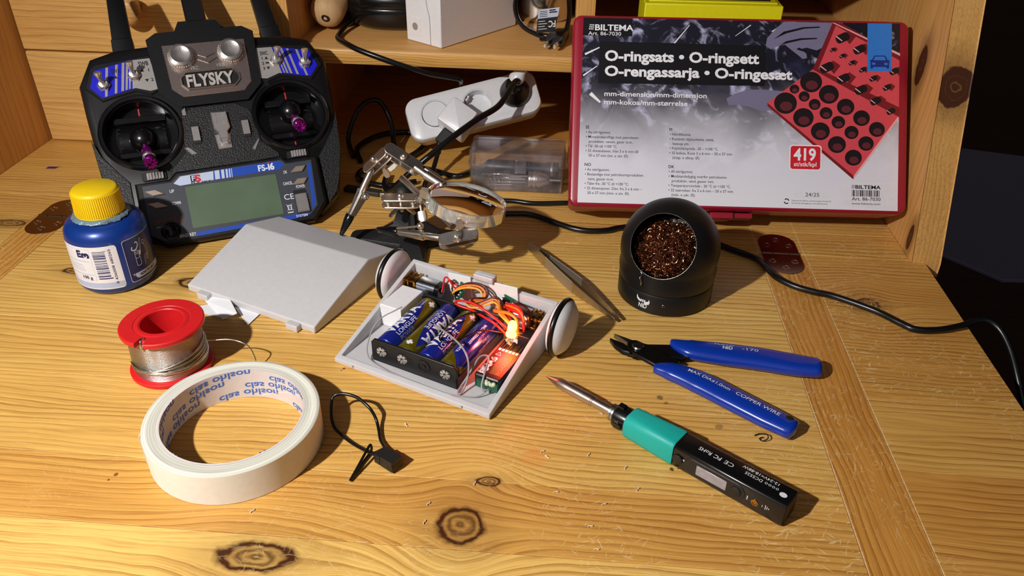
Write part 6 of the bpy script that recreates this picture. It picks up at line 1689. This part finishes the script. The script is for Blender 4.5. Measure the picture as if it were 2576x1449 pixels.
mb.tube(spline([V(*p)-o_ for p in [(-206, 800, 112), (-214, 784, 110), (-218.6, 768, 108), (-220.4, 750, 105.4), (-218.7, 735, 104.6), (-208, 719, 105), (-194.4, 708, 103.4), (-172.3, 704, 97.5), (-152, 706, 90.5), (-131.5, 712, 82.5), (-114.5, 719, 77.6), (-107, 722, 75.6), (-104, 725, 73.5), (-104.5, 730, 70), (-106, 742, 62), (-110, 762, 40), (-116, 772, 16), (-122, 776, 3)]], 8), 2.4, 12)
mb.build('case_cord', m_lead, bc, smooth=60)
enc = thing('white_enclosure', 'white printed enclosure box with a cable hole, standing on the front of the shelf', 'box', frame3((-120.4, 721.9, 102.2), V(.575, .818, 0).normalized(), V(-.818, .575, 0), (0, 0, 1)))
mb = MB()
prof = [(0, .2), (0, 43), (3.5, 48.5), (7, 50.5), (40, 56), (44, 55), (44, .2)]
mb.loft([[(x, y, z) for y, z in prof] for x in (0, 106)])
eb = mb.build('enclosure_shell', m_pla2, enc, bevel=1.0, smooth=30, fixn=True)
mb = MB(); mb.tube(spline([(-.1, 13, .6), (-.1, 13.2, 20), (-.1, 13.6, 27), (-.1, 15.6, 33), (-.1, 17.0, 42), (-.1, 17.4, 51)], 6), .35, 6); mb.build('lid_seam', pm('seam_grey', (150, 148, 150), .6), enc)
mb = MB().at(frame((0, 32, 14.5), (-1, 0, 0), (0, 1, 0))); mb.prism(rrect(-7, 7, -8, 8, .5, 2), -.2, .5, 0, ch=.1); mb.lathe([(3.6, .5), (3.6, -.2)], 24)
mb.build('cable_port', m_pla2, enc, fixn=True)
mb = MB().at(frame((-.55, 32, 14.5), (-1, 0, 0), (0, 1, 0))); mb.prism(circ(0, 0, 3.4, 24), 0, .12, 0); mb.build('port_hole', pm('port_shadow_grey', (150, 140, 130), .7), enc)
st = thing('steel_pot', 'polished round steel pot with a black upper rim at the right of the shelf', 'pot', Matrix.Translation((-35, 845, 102.2)) @ Matrix.Diagonal((.87, .87, 1, 1)))
mb = MB(); mb.lathe([(0, .2), (30, .2), (32.2, 2), (33, 6), (33.2, 18), (32.4, 24), (0, 24)], 72); mb.build('pot_body', pm('mirror_steel', (222, 220, 216), .16, 1.0), st, smooth=50)
mb = MB(); mb.lathe([(31, 23.6), (35.6, 24.4), (36.4, 27), (36.4, 44), (34, 48), (0, 48)], 72); mb.build('pot_rim', m_txg, st, smooth=40)
pl = thing('power_plug_lead', 'black two-pin plug with bright pins and cable label, before the steel pot', 'plug', Matrix.Translation((-14, 740, 102.2)))
po = V(-14, 740, 102.2)
pdir = V(-.26, -.96, 0).normalized()
mb = MB().at(frame(V(-3, 6, 6.5), pdir)); mb.loft([[(x, y, z) for x, y in rrect(-8.5*k, 8.5*k, -5.0*k2, 5.0*k2, 2.5, 4)] for z, k, k2 in ((-22, .5, .7), (-16, .8, .95), (4, 1.0, 1.0), (8, .95, .9))]); mb.build('plug_body', m_rubber, pl, smooth=35, fixn=True)
for s in (-1, 1):
    mb = MB().at(frame(V(-3, 6, 5.2) + V(-pdir.y, pdir.x, 0)*s*4.6, pdir))
    mb.lathe([(0, 7), (2.1, 7), (2.2, 15), (0, 15)], 16); m_ = mb.build('pin_sleeve', m_rubber, pl)
    mb = MB().at(frame(V(-3, 6, 5.2) + V(-pdir.y, pdir.x, 0)*s*4.6, pdir)); mb.lathe([(0, 14.9), (2.0, 14.9), (2.1, 20.6), (1.5, 22.4), (0, 22.8)], 18); mb.build('pin', m_chrome, pl, smooth=40)
mb = MB(); mb.tube(spline([V(*p)-po for p in [(-58, 818, 133), (-60, 802, 124), (-57, 790, 115), (-50, 776, 110), (-40, 764, 108), (-30, 757, 107.6), (-18, 756, 108), (-10, 758, 108)]], 8), 2.3, 12); mb.build('lead', m_lead, pl, smooth=60)
mb = MB(); mb.tube(spline([V(*p)-po for p in [(-12, 752, 107), (-10, 757, 106.4), (-8.5, 765, 113), (-7, 778, 122), (-8, 790, 132), (-9, 796, 146)]], 8), 2.3, 12); mb.build('lead', m_lead, pl, smooth=60)
mb = MB().at(frame(V(-33.5, 756.5, 106)-po, (1, .1, .08))); mb.lathe([(3.0, 0), (3.2, 5), (2.6, 5), (2.6, 0), (3.0, 0)], 24); mb.rod((0, 0, 2), (0, 0, 25), 2.8, 16); mb.build('cable_sleeve', m_lead, pl, smooth=50)
TG = frame3(V(-36.5, 755.4, 110)-po, V(1, .12, .10).normalized(), V(.0, .15, 1).normalized(), V(1, .12, .10).cross(V(0, .15, 1)).normalized())
mb = MB().at(TG); z = .25
mb.loft([[(0, 0, -.2), (17, -.2, -.2), (19.5, 13, -.2), (.8, 12.6, -.2)], [(0, 0, .2), (17, -.2, .2), (19.5, 13, .2), (.8, 12.6, .2)]], 0)
mb.loft([[(.8, 12.6, -.2), (19.5, 13, -.2), (20.6, 21, -.2), (1.4, 20.6, -.2)], [(.8, 12.6, .2), (19.5, 13, .2), (20.6, 21, .2), (1.4, 20.6, .2)]], 1)
mb.text('FC', 17.8, 9.8, .3, 5.6, 2, bold=.02, width=6.4, rot=PI)
for k in range(4): mb.box(1.6, 9.6-k % 2*2, 3+k*2.3, 3.5+k*2.3, .2, .3, 2)
for k in range(4): mb.box(2.6, 9.4, 14+k*1.5, 14.5+k*1.5, .2, .3, 0)
mb.box(11.4, 18.6, 16.8, 17.9, .2, .3, 0); mb.box(11.4, 17, 18.6, 19.7, .2, .3, 0)
mb.build('cable_label', [m_ink, m_palew, m_white], pl, smooth=None, fixn=False)

# ---------------------------------------------------------------- small litter on the desk
m_crumb = pm('pale_plastic_crumb', (236, 226, 218), .5)
random.seed(12)
crumbs = [(-5.5, 326, 40), (-3, 322, -35), (20, 326, 70), (27, 360, 10), (-40, 299, 80), (3, 297, 20), (-62, 283, 60), (-62, 271, 75), (28, 291, 30), (21, 276, 20), (31, 372, -10), (40, 318, 70), (-85, 340, -50), (-150, 270, 60), (24, 262, 15), (46, 303, 60)]
c0 = None
for x, y, a in crumbs:
    if c0 is None:
        mb = MB(); mb.tube(spline([(-1.5, 0, .3), (-.5, .35, .45), (.6, -.1, .4), (1.4, .3, .3)], 4), .28, 6); c0 = mb.build('plastic_crumb', m_crumb, smooth=60); o = c0
    else:
        o = c0.copy(); COL.objects.link(o)
    o.location = V(x, y, 0)*U; o.rotation_euler = (0, 0, math.radians(a))
    tag(o, 'tiny curled white plastic shaving on the scratched desk top', 'plastic shaving', 'plastic shavings on the desk')
mb = MB(); mb.loft([[(-5.4, -1.4, .1), (3.0, -.8, .2), (4.4, .6, 1.0), (-4.2, 1.6, .3)], [(-5.4, -1.4, .5), (3.0, -.8, .6), (4.4, .6, 1.4), (-4.2, 1.6, .7)]]); mb.loft([[(3.2, -.6, .3), (6.2, 1.2, 1.6), (6.6, 1.8, 1.6), (4.2, .7, 1.0)], [(3.2, -.6, .6), (6.2, 1.2, 1.9), (6.6, 1.8, 1.9), (4.2, .7, 1.3)]])
o = mb.build('purple_scrap', pm('purple_plastic_scrap', (62, 34, 120), .4), fixn=True); o.location = V(-476, 650, 0)*U; tag(o, 'small purple plastic scrap on the desk to the left of the transmitter', 'scrap')
mb = MB(); mb.tube(spline([(-13, -7, .3), (-12, -2, .5), (-6, 2.4, .8), (2, 3.6, .8), (9, 2.8, .5), (12, 2.2, .3)], 6), .16, 5); o = mb.build('hair', pm('brown_hair', (70, 44, 24), .6)); o.location = V(-278, 429, 0)*U
tag(o, 'single thin curved brown hair on the desk in front of the blue bottle', 'hair')

mb = MB(); mb.tube(spline([(-4, 2, .6), (-1, 3, 1.4), (2.4, 1.6, 2.6), (2.6, -1.6, 2.2), (-.4, -2.4, 1.0), (-1.6, -.2, .6), (.6, 1.0, .6)], 6), .34, 6)
o = mb.build('wire_curl', pm('burnt_wire', (40, 24, 16), .5), smooth=60); o.location = V(118.0, 347.8, 0)*U; tag(o, 'small burnt dark curl of wire against the lower blue cutter handle', 'wire')
bpy.context.view_layer.update()
